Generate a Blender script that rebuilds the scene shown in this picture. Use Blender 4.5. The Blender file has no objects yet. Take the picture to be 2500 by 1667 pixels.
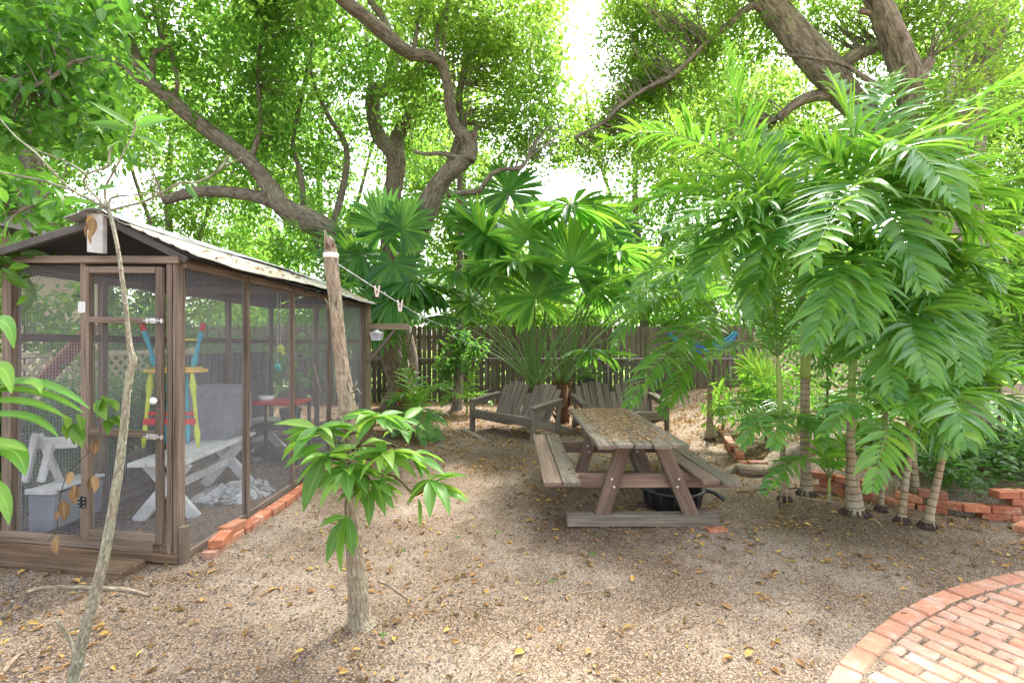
import bpy, math, random
import numpy as np
from mathutils import Vector, Matrix
R = math.radians
rng = np.random.default_rng(7)
random.seed(7)
sc = bpy.context.scene
col = sc.collection
# ---------------------------------------------------------------- camera, sky, sun
FPX, CH = 1180.0, 1.5
cam = bpy.data.cameras.new('camera'); camo = bpy.data.objects.new('camera', cam); col.objects.link(camo)
camo.location = (0, 0, CH); camo.rotation_euler = (R(90), 0, 0)
cam.sensor_width = 36; cam.lens = 36 * FPX / 2500; cam.clip_start = .05; cam.clip_end = 1000
sc.camera = camo
SUN_EL, SUN_AZ = 62.0, 28.0          # azimuth from +Y towards +X
w = bpy.data.worlds.new('World'); sc.world = w; w.use_nodes = True
nt = w.node_tree; nt.nodes.clear()
sky = nt.nodes.new('ShaderNodeTexSky'); sky.sky_type = 'NISHITA'; sky.sun_disc = False
sky.sun_elevation = R(SUN_EL); sky.sun_rotation = R(SUN_AZ); sky.dust_density = 4; sky.air_density = 1.0; sky.ozone_density = .6
hs = nt.nodes.new('ShaderNodeHueSaturation'); hs.inputs['Saturation'].default_value = .28
bg = nt.nodes.new('ShaderNodeBackground'); bg.inputs['Strength'].default_value = .15
wo = nt.nodes.new('ShaderNodeOutputWorld')
nt.links.new(sky.outputs[0], hs.inputs['Color']); nt.links.new(hs.outputs[0], bg.inputs[0]); nt.links.new(bg.outputs[0], wo.inputs[0])
sl = bpy.data.lights.new('sun', 'SUN'); sl.energy = 2.0; sl.angle = R(4); sl.color = (1, .95, .86)
slo = bpy.data.objects.new('sun', sl); col.objects.link(slo)
sd = Vector((math.sin(R(SUN_AZ)) * math.cos(R(SUN_EL)), math.cos(R(SUN_AZ)) * math.cos(R(SUN_EL)), math.sin(R(SUN_EL))))
slo.rotation_euler = sd.to_track_quat('Z', 'Y').to_euler(); slo.location = sd * 30
vs = sc.view_settings; vs.view_transform = 'Standard'; vs.look = 'None'; vs.gamma = 1; vs.exposure = 2.52
sc.cycles.max_bounces = 8; sc.cycles.diffuse_bounces = 4; sc.cycles.transmission_bounces = 6; sc.cycles.transparent_max_bounces = 8
sc.cycles.sample_clamp_indirect = 8

# ---------------------------------------------------------------- helpers
def at(x, y, D): return Vector(((x - 1250) / FPX * D, D, CH - (y - 833) / FPX * D))
def sstep(a, b, x):
    t = np.clip((x - a) / (b - a), 0, 1); return t * t * (3 - 2 * t)
BED = np.array([(3.55,8.3),(3.45,7.9),(2.98,6.5),(2.75,5.75),(3.05,5.62),(3.2,4.95),(3.62,4.4),(3.85,4.17),(4.3,4.1),(5.2,4.0),(14,3.9),(14,11.5),(4.5,10.5)])
def bed_in(X, Y):
    X = np.asarray(X, float); Y = np.asarray(Y, float)
    ins = np.zeros(X.shape, bool); dm = np.full(X.shape, 1e9); n = len(BED)
    for i in range(n):
        x0, y0 = BED[i]; x1, y1 = BED[(i + 1) % n]
        c = ((y0 > Y) != (y1 > Y)) & (X < (x1 - x0) * (Y - y0) / (y1 - y0 + 1e-12) + x0); ins ^= c
        t = np.clip(((X - x0) * (x1 - x0) + (Y - y0) * (y1 - y0)) / ((x1 - x0) ** 2 + (y1 - y0) ** 2), 0, 1)
        dm = np.minimum(dm, np.hypot(X - x0 - t * (x1 - x0), Y - y0 - t * (y1 - y0)))
    return np.where(ins, dm, -dm)
def gz(X, Y):
    X = np.asarray(X, float); Y = np.asarray(Y, float)
    b = bed_in(X, Y)
    z = .15 * sstep(.0, .35, b)
    z = z + .32 * sstep(2.0, 4.5, X) * sstep(6.8, 9.5, Y) * (1 - sstep(11.2, 12, Y)) + .10 * sstep(9.2, 10.8, Y) * (1 - sstep(11.2, 12, Y))
    z = z + .012 * np.sin(X * 2.1 + 1.3 * np.sin(Y * 1.7)) * np.sin(Y * 2.6 + X) + .006 * np.sin(X * 7.3 + Y * 3.1) * np.sin(Y * 6.7 - X * 2)
    pat = patio_d(X, Y)
    z = z * (1 - sstep(-.25, 0, pat)) - .0 * pat
    return z
PC, PR = np.array([4.277, -1.06]), 4.318        # arc of the patio edge
def patio_d(X, Y): return PR - np.hypot(X - PC[0], Y - PC[1])
def g0(x, y): return float(gz(x, y))

def wloc(o):
    v = Vector((0, 0, 0))
    while o is not None: v = v + o.location; o = o.parent
    return v
def tag(o, label=None, cat=None, group=None, kind=None):
    if label: o['label'] = label
    if cat: o['category'] = cat
    if group: o['group'] = group
    if kind: o['kind'] = kind
    return o
def empty(name, loc, label=None, cat=None, group=None):
    o = bpy.data.objects.new(name, None); col.objects.link(o); o.location = loc; o.empty_display_size = .2
    return tag(o, label, cat, group)
def finish(me, name, mats, parent, loc, smooth):
    o = bpy.data.objects.new(name, me); col.objects.link(o)
    if parent is not None: o.parent = parent; off = wloc(parent)
    else: off = Vector(loc) if loc is not None else Vector((0, 0, 0)); o.location = off
    if off.length > 0: me.transform(Matrix.Translation(-off))
    for m in (mats if isinstance(mats, (list, tuple)) else [mats]): me.materials.append(m)
    if smooth: me.shade_smooth()
    else: me.shade_flat()
    return o
class MB:
    def __init__(s): s.v = []; s.f = []; s.g = []; s.t = []; s.m = []
    def add(s, vs, fs, gs=None, tint=None, mi=0):
        b = len(s.v); s.v += [tuple(q) for q in vs]; s.f += [tuple(b + i for i in f) for f in fs]
        s.g += gs if gs is not None else [tuple(q) for q in vs]
        s.t += [tint if tint is not None else random.random()] * len(vs); s.m += [mi] * len(fs)
    def beam(s, p0, p1, w, h, up=(0, 0, 1), bev=.004, tint=None, mi=0, j=0):
        p0 = Vector(p0); p1 = Vector(p1); d = p1 - p0; L = d.length
        if L < 1e-6: return
        d /= L; up = Vector(up)
        if abs(d.dot(up)) > .98: up = Vector((0, 1, 0)) if abs(d.y) < .9 else Vector((1, 0, 0))
        sx = d.cross(up).normalized(); sy = sx.cross(d).normalized()
        w2, h2 = w / 2, h / 2; b = min(bev, w2 * .4, h2 * .4, L * .2)
        ring = [(-w2 + b, -h2), (w2 - b, -h2), (w2, -h2 + b), (w2, h2 - b), (w2 - b, h2), (-w2 + b, h2), (-w2, h2 - b), (-w2, -h2 + b)]
        n = max(2, min(8, int(L / .25) + 1)) if j else 2
        vs, gs, o = [], [], random.random() * 40
        st = [(0, .0)] + ([(b, 1.0)] + [(L * k / n, 1.) for k in range(1, n)] + [(L - b, 1.)] if True else []) + [(L, 0.)]
        for (a, k) in st:
            jx, jy = random.uniform(-j, j), random.uniform(-j, j)
            for (x, y) in ring:
                if k == 0: x = x * (1 - b / w2); y = y * (1 - b / h2)
                vs.append(p0 + d * a + sx * (x + jx) + sy * (y + jy)); gs.append((a + o, x + o * .37, y))
        fs = []; m = len(st)
        for i in range(m - 1):
            for k in range(8): fs.append((i * 8 + k, i * 8 + (k + 1) % 8, (i + 1) * 8 + (k + 1) % 8, (i + 1) * 8 + k))
        fs.append(tuple(range(7, -1, -1))); fs.append(tuple((m - 1) * 8 + k for k in range(8)))
        s.add(vs, fs, gs, tint, mi)
    def box(s, c, size, rz=0, bev=.004, tint=None, mi=0):
        c = Vector(c); a = Vector((math.cos(rz), math.sin(rz), 0)) * size[0] / 2
        s.beam(c - a, c + a, size[1], size[2], (0, 0, 1), bev, tint, mi)
    def tube(s, pts, rad, n=8, rough=0., cap=True, tint=None, mi=0, sub=1):
        P = [Vector(p) for p in pts]; r = list(rad) if hasattr(rad, '__len__') else [rad] * len(P)
        if sub > 1 and len(P) > 2:
            Q, q = [], []
            for i in range(len(P) - 1):
                a = P[max(i - 1, 0)]; b = P[i]; c = P[i + 1]; e = P[min(i + 2, len(P) - 1)]
                for k in range(sub):
                    t = k / sub
                    Q.append(.5 * ((2 * b) + (c - a) * t + (2 * a - 5 * b + 4 * c - e) * t * t + (3 * b - a - 3 * c + e) * t ** 3)); q.append(r[i] * (1 - t) + r[i + 1] * t)
            Q.append(P[-1]); q.append(r[-1]); P, r = Q, q
        vs, gs, fs = [], [], []; o = random.random() * 30; Ls = 0
        T0 = (P[1] - P[0]).normalized(); u = T0.orthogonal().normalized()
        ph = [random.random() * 6.28 for _ in range(4)]
        for i, p in enumerate(P):
            T = (P[min(i + 1, len(P) - 1)] - P[max(i - 1, 0)]).normalized()
            u = (u - T * u.dot(T)).normalized(); v = T.cross(u)
            if i: Ls += (P[i] - P[i - 1]).length
            for k in range(n):
                a = 2 * math.pi * k / n
                rr = r[i] * (1 + rough * (.55 * math.sin(3 * a + ph[0] + Ls * 1.7) + .45 * math.sin(2 * a + ph[1] - Ls * 3.1 ) + random.uniform(-.35, .35)))
                vs.append(p + (u * math.cos(a) + v * math.sin(a)) * rr); gs.append((Ls + o, r[i] * math.cos(a) , r[i] * math.sin(a) ))
        m = len(P)
        for i in range(m - 1):
            for k in range(n): fs.append((i * n + k, i * n + (k + 1) % n, (i + 1) * n + (k + 1) % n, (i + 1) * n + k))
        if cap: fs.append(tuple(range(n - 1, -1, -1))); fs.append(tuple((m - 1) * n + k for k in range(n)))
        s.add(vs, fs, gs, tint, mi)
    def lathe(s, c, prof, n=24, tint=None, mi=0, sx=1, sy=1):
        c = Vector(c); vs, fs = [], []
        for (r, z) in prof:
            for k in range(n): a = 2 * math.pi * k / n; vs.append(c + Vector((r * sx * math.cos(a), r * sy * math.sin(a), z)))
        for i in range(len(prof) - 1):
            for k in range(n): fs.append((i * n + k, i * n + (k + 1) % n, (i + 1) * n + (k + 1) % n, (i + 1) * n + k))
        s.add(vs, fs, None, tint, mi)
    def prism(s, outline, d, tint=None, mi=0):
        # outline: list of Vector, extruded by vector d
        n = len(outline); d = Vector(d); vs = [Vector(p) for p in outline] + [Vector(p) + d for p in outline]
        fs = [tuple(range(n - 1, -1, -1)), tuple(range(n, 2 * n))] + [(k, (k + 1) % n, n + (k + 1) % n, n + k) for k in range(n)]
        s.add(vs, fs, None, tint, mi)
    def build(s, name, mat, parent=None, loc=None, smooth=False):
        me = bpy.data.meshes.new(name); me.from_pydata(s.v, [], s.f); me.update()
        a = me.attributes.new('grain', 'FLOAT_VECTOR', 'POINT'); a.data.foreach_set('vector', np.array([tuple(q) for q in s.g], 'f').ravel())
        a = me.attributes.new('tint', 'FLOAT', 'POINT'); a.data.foreach_set('value', np.array(s.t, 'f'))
        if any(s.m): me.polygons.foreach_set('material_index', s.m)
        return finish(me, name, mat, parent, loc, smooth)
def nrm(a): return a / np.maximum(np.linalg.norm(a, axis=-1, keepdims=True), 1e-9)
class FB:     # foliage builder: many leaf blades, all quads
    def __init__(s): s.V = []; s.F = []; s.T = []; s.G = []; s.n = 0
    def push(s, V, F, T, G):
        s.V.append(V); s.F.append(F + s.n); s.T.append(T); s.G.append(G); s.n += len(V)
    def simple(s, P, D, N, L, W, tint, fold=.25):
        m = len(P); D = nrm(D); S = nrm(np.cross(D, N)); N = np.cross(S, D); L = L[:, None]; W = W[:, None]
        b = P; t = P + D * L
        up = N * W * fold
        r1 = P + D * L * .28 + S * W * .46 + up; r2 = P + D * L * .68 + S * W * .42 + up - N * L * .04
        l1 = P + D * L * .28 - S * W * .46 + up; l2 = P + D * L * .68 - S * W * .42 + up - N * L * .04
        V = np.stack([b, r1, r2, t - N * L * .08, l2, l1], 1).reshape(-1, 3)
        k = np.arange(m)[:, None] * 6
        F = np.concatenate([k + np.array([[0, 1, 2, 3]]), k + np.array([[0, 3, 4, 5]])], 0)
        G = np.tile(np.array([[0, 0, 0], [.28, 1, 0], [.68, 1, 0], [1, 0, 0], [.68, -1, 0], [.28, -1, 0]], float), (m, 1))
        s.push(V, F, np.repeat(tint, 6), G)
    def strips(s, P, D, N, L, W, tint, droop=.2, prof=(.1, 1, .9, .05), fold=.2, curl=None):
        m = len(P)
        if m == 0: return
        n = len(prof) - 1; D = nrm(np.asarray(D, float)); S = nrm(np.cross(D, N)); N = np.cross(S, D)
        L = np.broadcast_to(L, (m,))[:, None]; W = np.broadcast_to(W, (m,))[:, None]; droop = np.broadcast_to(droop, (m,))[:, None]
        rows = []; p = P.copy(); d = D.copy()
        for i in range(n + 1):
            w = W * prof[i] * .5
            Nn = nrm(np.cross(S, d))
            rows += [p - S * w + Nn * w * fold * 2, p, p + S * w + Nn * w * fold * 2]
            d2 = d + np.array([0, 0, -1.]) * droop * (1.6 / n) * (.5 + i / n)
            d = nrm(d2); p = p + d * L / n
        V = np.stack(rows, 1).reshape(-1, 3); k = 3 * (n + 1); base = np.arange(m)[:, None] * k; F = []
        for i in range(n):
            a = i * 3
            F.append(base + np.array([[a, a + 1, a + 4, a + 3]])); F.append(base + np.array([[a + 1, a + 2, a + 5, a + 4]]))
        G = np.tile(np.array([(i / n, q, 0) for i in range(n + 1) for q in (-1, 0, 1)], float), (m, 1))
        s.push(V, np.concatenate(F, 0), np.repeat(tint, k), G)
    def build(s, name, mat, parent=None, loc=None, smooth=True):
        V = np.concatenate(s.V).astype('f'); F = np.concatenate(s.F).astype('i'); T = np.concatenate(s.T).astype('f'); G = np.concatenate(s.G).astype('f')
        me = bpy.data.meshes.new(name); me.vertices.add(len(V)); me.vertices.foreach_set('co', V.ravel())
        me.loops.add(F.size); me.loops.foreach_set('vertex_index', F.ravel())
        me.polygons.add(len(F)); me.polygons.foreach_set('loop_start', np.arange(0, F.size, 4, dtype='i')); me.polygons.foreach_set('loop_total', np.full(len(F), 4, 'i'))
        me.update(calc_edges=True)
        a = me.attributes.new('tint', 'FLOAT', 'POINT'); a.data.foreach_set('value', T)
        a = me.attributes.new('grain', 'FLOAT_VECTOR', 'POINT'); a.data.foreach_set('vector', G.ravel())
        return finish(me, name, mat, parent, loc, smooth)

# ---------------------------------------------------------------- materials
class NT:
    def __init__(s, name):
        s.m = bpy.data.materials.new(name); s.m.use_nodes = True; s.t = s.m.node_tree; s.t.nodes.clear()
        s.out = s.n('ShaderNodeOutputMaterial')
    def n(s, t, **kw):
        o = s.t.nodes.new(t)
        for k, v in kw.items(): setattr(o, k, v)
        return o
    def l(s, a, b): s.t.links.new(a, b)
    def attr(s, nm, which='Vector'): return s.n('ShaderNodeAttribute', attribute_name=nm).outputs[which]
    def coord(s): return s.n('ShaderNodeNewGeometry').outputs['Position']
    def scale(s, vec, sc_):
        m = s.n('ShaderNodeMapping'); m.inputs['Scale'].default_value = sc_ if hasattr(sc_, '__len__') else (sc_,) * 3; s.l(vec, m.inputs[0]); return m.outputs[0]
    def noise(s, vec, scale, detail=3, rough=.55, dist=0):
        o = s.n('ShaderNodeTexNoise'); s.l(s.scale(vec, scale), o.inputs['Vector']); o.inputs['Scale'].default_value = 1; o.inputs['Detail'].default_value = detail
        o.inputs['Roughness'].default_value = rough; o.inputs['Distortion'].default_value = dist; return o.outputs['Fac']
    def voro(s, vec, scale, out='Distance', feature='F1'):
        o = s.n('ShaderNodeTexVoronoi', feature=feature); s.l(s.scale(vec, scale), o.inputs['Vector']); o.inputs['Scale'].default_value = 1; return o.outputs[out]
    def ramp(s, fac, stops, interp='LINEAR'):
        o = s.n('ShaderNodeValToRGB'); cr = o.color_ramp; cr.interpolation = interp
        while len(cr.elements) > 1: cr.elements.remove(cr.elements[-1])
        for i, (p, c) in enumerate(stops):
            e = cr.elements[0] if i == 0 else cr.elements.new(p)
            e.position = p; e.color = (c, c, c, 1) if not hasattr(c, '__len__') else (*c, 1)
        s.l(fac, o.inputs[0]); return o.outputs[0]
    def mix(s, f, a, b, mode='MIX'):
        o = s.n('ShaderNodeMix', data_type='RGBA', blend_type=mode)
        for sock, v in ((o.inputs[0], f), (o.inputs[6], a), (o.inputs[7], b)):
            if hasattr(v, 'is_linked'): s.l(v, sock)
            elif hasattr(v, '__len__'): sock.default_value = (*v, 1)
            else: sock.default_value = v
        return o.outputs[2]
    def math(s, op, a, b=0.):
        o = s.n('ShaderNodeMath', operation=op)
        for sock, v in ((o.inputs[0], a), (o.inputs[1], b)):
            if hasattr(v, 'is_linked'): s.l(v, sock)
            else: sock.default_value = v
        return o.outputs[0]
    def bump(s, h, st=.5, dist=.01, nrm_=None):
        o = s.n('ShaderNodeBump'); o.inputs['Strength'].default_value = st; o.inputs['Distance'].default_value = dist; s.l(h, o.inputs['Height'])
        if nrm_ is not None: s.l(nrm_, o.inputs['Normal'])
        return o.outputs[0]
    def bsdf(s, colr, rough=.7, normal=None, metal=0, spec=.5, coat=0):
        b = s.n('ShaderNodeBsdfPrincipled')
        if hasattr(colr, 'is_linked'): s.l(colr, b.inputs['Base Color'])
        else: b.inputs['Base Color'].default_value = (*colr, 1)
        if hasattr(rough, 'is_linked'): s.l(rough, b.inputs['Roughness'])
        else: b.inputs['Roughness'].default_value = rough
        b.inputs['Metallic'].default_value = metal; b.inputs['Specular IOR Level'].default_value = spec
        if normal is not None: s.l(normal, b.inputs['Normal'])
        return b.outputs[0]
    def done(s, sh): s.l(sh, s.out.inputs['Surface']); return s.m
def wood(name, c1, c2, moss=None, rough=.85, mossamt=.5):
    t = NT(name); g = t.attr('grain'); P = t.coord()
    n1 = t.noise(g, (2.2, 70, 70), 4, .6, .3); n2 = t.noise(g, (1.2, 9, 9), 3)
    c = t.ramp(n1, [(.3, c1), (.62, c2)])
    c = t.mix(t.ramp(n2, [(.35, 0), (.7, .55)]), c, tuple(q * .45 for q in c1))
    tn = t.attr('tint', 'Fac'); c = t.mix(.55, c, t.ramp(tn, [(0, .55), (1, 1.25)]), 'MULTIPLY')
    if moss: c = t.mix(t.ramp(t.noise(P, 9, 4, .7), [(mossamt - .1, 0), (mossamt + .12, .8)]), c, moss)
    nb = t.bump(n1, .5, .004, t.bump(n2, .3, .01))
    return t.done(t.bsdf(c, rough, nb, spec=.3))
def bark(name, c1, c2, c3, s=1.0, ring=None):
    t = NT(name); P = t.coord(); g = t.attr('grain')
    n1 = t.noise(g, (9 * s, 38 * s, 38 * s), 5, .65, .8); n2 = t.noise(P, 3.5 * s, 4, .6); v = t.voro(g, (14 * s, 45 * s, 45 * s))
    c = t.ramp(n1, [(.36, tuple(q * .8 for q in c1)), (.6, c2)]); c = t.mix(t.ramp(n2, [(.45, 0), (.6, .7)]), c, t.mix(1, c3, t.ramp(n1, [(.36, .45), (.6, 1.15)]), 'MULTIPLY'))
    h = t.math('ADD', n1, t.math('MULTIPLY', v, .5))
    nb = t.bump(h, 1., .035)
    return t.done(t.bsdf(c, .9, nb, spec=.2))
def leafmat(name, cols, tr, rough=.38, trans=.45, spec=.5, vein=True, tips=None):
    t = NT(name); tn = t.attr('tint', 'Fac'); g = t.attr('grain')
    k = len(cols) - 1
    c = t.ramp(tn, [(i / k, q) for i, q in enumerate(cols)])
    nz = t.noise(t.coord(), 14, 2); c = t.mix(.35, c, t.ramp(nz, [(.3, .55), (.7, 1.3)]), 'MULTIPLY')
    trc = t.mix(.6, tr, t.ramp(tn, [(0, (.55, .8, .6)), (.6, (1, 1, 1)), (1, (1.5, 1.1, .7))]), 'MULTIPLY')
    if tips:
        sx = t.n('ShaderNodeSeparateXYZ'); t.l(g, sx.inputs[0])
        m = t.ramp(t.math('ADD', sx.outputs[0], t.math('MULTIPLY', t.noise(t.coord(), 9, 2), .35)), [(tips[1], 0), (tips[1] + .07, 1)])
        c = t.mix(m, c, tips[0]); trc = t.mix(m, trc, tips[0])
    if vein:
        sy = t.n('ShaderNodeSeparateXYZ'); t.l(g, sy.inputs[0]); ab = t.math('ABSOLUTE', sy.outputs[1])
        c = t.mix(t.ramp(ab, [(.0, .5), (.12, 0)]), c, tuple(min(1, q * 1.8 + .04) for q in cols[-1]))
    b = t.bsdf(c, rough, t.bump(nz, .15, .01), spec=spec)
    T = t.n('ShaderNodeBsdfTranslucent'); t.l(trc, T.inputs[0])
    mx = t.n('ShaderNodeMixShader'); mx.inputs[0].default_value = trans; t.l(b, mx.inputs[1]); t.l(T.outputs[0], mx.inputs[2])
    return t.done(mx.outputs[0])
def plain(name, c, rough=.5, metal=0, var=.25, scale=12, spec=.5, bump=.15, dirt=None):
    t = NT(name); P = t.coord(); n = t.noise(P, scale, 4, .6)
    cc = t.mix(1, c, t.ramp(n, [(.3, 1 - var), (.7, 1 + var * .4)]), 'MULTIPLY')
    if dirt: cc = t.mix(t.ramp(t.noise(P, scale * .35, 5, .7), [(.48, 0), (.68, .75)]), cc, dirt)
    return t.done(t.bsdf(cc, rough, t.bump(n, bump, .005), metal, spec))
WOODB = wood('cage_wood', (.115, .085, .065), (.27, .205, .16))
WOODT = wood('table_wood', (.115, .078, .058), (.27, .19, .142))
WOODM = wood('mossy_wood', (.115, .09, .07), (.285, .235, .19), (.085, .095, .055), mossamt=.54)
WOODG = wood('grey_wood', (.10, .085, .06), (.27, .225, .18), (.15, .135, .10), mossamt=.62)
WOODF = wood('fence_wood', (.085, .068, .05), (.225, .185, .14), (.12, .12, .08), mossamt=.64)
WOODP = wood('post_wood', (.16, .12, .075), (.34, .27, .18), (.2, .2, .12), mossamt=.64)
PLANKD = wood('dark_plank', (.045, .028, .018), (.20, .13, .08))
WHITEW = plain('white_painted_wood', (.62, .63, .64), .6, var=.2, dirt=(.35, .33, .30))
CREAM = plain('cream_paint', (.62, .52, .36), .6, var=.15)
WALLM = plain('cream_wall', (.62, .50, .38), .9, var=.12, scale=3)
DARKW = plain('dark_glass', (.03, .04, .05), .2)
WIRE = plain('galvanised_wire', (.40, .40, .43), .5, .35, var=.1)
STEEL = plain('zinc_steel', (.6, .6, .6), .35, .8)
BLACKM = plain('black_metal', (.02, .02, .02), .5, .3)
LINKM = plain('dull_chain_wire', (.18, .17, .15), .6, .5)
BLACKP = plain('black_rubber', (.018, .019, .02), .42, var=.3, dirt=(.06, .055, .05))
POTM = plain('dark_plastic', (.035, .06, .06), .45)
GREYP = plain('grey_plastic', (.22, .24, .29), .45, dirt=(.18, .18, .19))
YEL = plain('yellow_paint', (.80, .52, .10), .5); LIME = plain('lime_paint', (.58, .68, .06), .5)
TEAL = plain('blue_paint', (.03, .40, .55), .5); REDP = plain('red_paint', (.60, .02, .03), .5); BLUE = plain('deep_blue_paint', (.01, .10, .38), .5)
TURQ = plain('turquoise_paint', (.03, .42, .45), .5)
WHITEP = plain('white_plastic', (.8, .8, .8), .4, var=.05); SOFTW = plain('white_rope', (.65, .66, .68), .8, dirt=(.2, .2, .2))
PINW = plain('clothespin_wood', (.62, .5, .45), .8)
BARK_A = bark('grey_brown_bark', (.11, .088, .066), (.29, .24, .19), (.31, .285, .22))
BARK_O = bark('rough_oak_bark', (.11, .092, .068), (.31, .26, .195), (.35, .32, .22), .7)
BARK_P = bark('pale_bark', (.30, .23, .16), (.46, .37, .27), (.42, .38, .27), 1.8)
BARK_S = bark('sapling_bark', (.33, .29, .20), (.52, .48, .37), (.44, .46, .33), 2.5)
TWIGM = bark('twig_bark', (.12, .08, .05), (.26, .18, .11), (.2, .17, .1), 2)
STICKM = bark('dry_stick', (.34, .25, .16), (.56, .43, .30), (.5, .38, .27), 2)
def trunkrings():
    t = NT('ringed_palm_trunk'); g = t.attr('grain'); sx = t.n('ShaderNodeSeparateXYZ'); t.l(g, sx.inputs[0])
    a = t.math('FRACT', t.math('ADD', t.math('MULTIPLY', sx.outputs[0], 17.), t.math('MULTIPLY', t.noise(t.coord(), 5, 2), .5)))
    n = t.noise(g, (12, 60, 60), 4)
    c = t.ramp(n, [(.3, (.21, .155, .10)), (.7, (.36, .29, .19))]); c = t.mix(t.ramp(t.noise(t.coord(), 4, 3), [(.5, 0), (.65, .6)]), c, (.38, .36, .28))
    m = t.ramp(a, [(0, 1), (.12, .0), (.9, 0), (1, 1)]); c = t.mix(m, c, (.10, .065, .04))
    return t.done(t.bsdf(c, .8, t.bump(t.math('ADD', n, t.math('MULTIPLY', m, -2.)), .5, .006), spec=.25))
RINGS = trunkrings()
SHAFT = plain('green_crownshaft', (.30, .42, .10), .45, var=.3, scale=6)
FIBRE = bark('palm_fibre', (.10, .04, .02), (.26, .13, .07), (.18, .12, .06), 2)
LF_BACK = leafmat('backlit_leaf', [(.035, .10, .014), (.07, .16, .02), (.13, .22, .03)], (.30, .56, .08), .5, .54, .3)
LF_YEL = leafmat('yellow_green_leaf', [(.04, .12, .014), (.08, .18, .02), (.17, .25, .03)], (.36, .58, .08), .5, .54, .3)
LF_BROAD = leafmat('broad_green_leaf', [(.03, .11, .016), (.055, .16, .022), (.10, .22, .035)], (.26, .56, .06), .36, .46, .5)
LF_DARK = leafmat('glossy_dark_leaf', [(.018, .07, .016), (.035, .11, .02), (.07, .16, .03)], (.20, .46, .06), .34, .42, .5)
LF_PALM = leafmat('palm_leaflet', [(.04, .14, .03), (.07, .21, .035), (.14, .30, .045)], (.32, .64, .06), .30, .44, .55, tips=((.36, .30, .10), 1.10))
LF_FAN = leafmat('fan_palm_leaf', [(.024, .10, .028), (.045, .15, .03), (.09, .21, .035)], (.24, .54, .06), .40, .42, .4)
LF_FANLIT = leafmat('backlit_fan_leaf', [(.05, .17, .03), (.08, .22, .035), (.13, .28, .04)], (.36, .66, .07), .42, .55, .35)  # brighter copy of the fan leaf, with backlight painted into its colour
LF_MANGO = leafmat('mango_leaf', [(.05, .16, .02), (.09, .23, .03), (.17, .30, .05)], (.32, .58, .07), .42, .38, .4, tips=((.48, .33, .18), 1.02))
LF_DRY = leafmat('dry_leaf', [(.14, .08, .045), (.28, .17, .085), (.42, .29, .14)], (.4, .25, .08), .8, .2, .2)
LITTERT = leafmat('table_leaf_crumbs', [(.10, .06, .035), (.24, .15, .085), (.36, .25, .14), (.44, .32, .16)], (.4, .25, .1), .85, .1, .15)
LITTER = leafmat('fallen_leaf', [(.08, .045, .025), (.20, .11, .05), (.34, .20, .085), (.50, .36, .09)], (.5, .3, .08), .75, .18, .25)
FLAKES = leafmat('litter_flakes', [(.04, .027, .018), (.11, .07, .043), (.23, .15, .09), (.38, .28, .18)], (.3, .2, .1), .9, .05, .1, vein=False)
PETI = plain('green_petiole', (.12, .22, .05), .4, var=.3)
# ---------------------------------------------------------------- ground
def ground():
    def ax(lo, hi, f, n):
        t = np.linspace(-1, 1, n); s = np.sinh(t * 3.6) / np.sinh(3.6)
        return np.where(s < 0, -s * lo, s * hi) + f * (1 - np.abs(t)) ** 2
    xs = ax(-70, 70, 0, 330); ys = ax(-40, 90, 4.2, 330)
    X, Y = np.meshgrid(xs, ys); Z = gz(X, Y) + .004 * sstep(-.03, .03, patio_d(X, Y))
    V = np.stack([X, Y, Z], -1).reshape(-1, 3); n = len(xs); i = np.arange(len(ys) - 1)[:, None] * n + np.arange(n - 1)[None]
    F = np.stack([i, i + 1, i + n + 1, i + n], -1).reshape(-1, 4)
    fb = FB(); fb.push(V, F, np.zeros(len(V)), V.copy())
    t = NT('sandy_soil'); P = t.coord()
    n0 = t.noise(P, .9, 4, .6, .4); n1 = t.noise(P, 5, 5, .65); n2 = t.noise(P, 70, 4, .75); n3 = t.voro(P, 170, 'Color'); n4 = t.voro(P, 120, 'Color')
    c = t.ramp(n0, [(.36, (.088, .063, .045)), (.50, (.158, .122, .093)), (.66, (.24, .202, .165))])
    c = t.mix(t.ramp(n1, [(.45, .0), (.62, .6)]), c, (.095, .065, .045))
    c = t.mix(.8, c, t.ramp(n2, [(.34, .62), (.66, 1.32)]), 'MULTIPLY')
    bw = t.n('ShaderNodeSeparateColor'); t.l(n3, bw.inputs[0])
    c = t.mix(t.ramp(bw.outputs[0], [(.76, 0), (.77, .7)], 'CONSTANT'), c, (.36, .25, .16))
    c = t.mix(t.ramp(bw.outputs[1], [(.93, 0), (.935, .7)], 'CONSTANT'), c, (.38, .34, .30))
    bv = t.n('ShaderNodeSeparateColor'); t.l(n4, bv.inputs[0])
    c = t.mix(t.ramp(bv.outputs[0], [(.86, 0), (.87, .8)], 'CONSTANT'), c, (.05, .038, .03))
    h = t.math('ADD', n2, t.math('MULTIPLY', bw.outputs[0], .5))
    sy = t.n('ShaderNodeSeparateXYZ'); t.l(P, sy.inputs[0])
    far = t.ramp(t.math('MULTIPLY', sy.outputs[1], .05), [(.57, 0), (.63, 1)])
    c = t.mix(far, c, t.ramp(n1, [(.3, (.10, .20, .03)), (.7, (.22, .32, .06))]))
    m = t.done(t.bsdf(c, .95, t.bump(h, .6, .008), spec=.1))
    tag(fb.build('ground', m), kind='structure')
ground()
BRICKT = NT('clay_brick')
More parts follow.
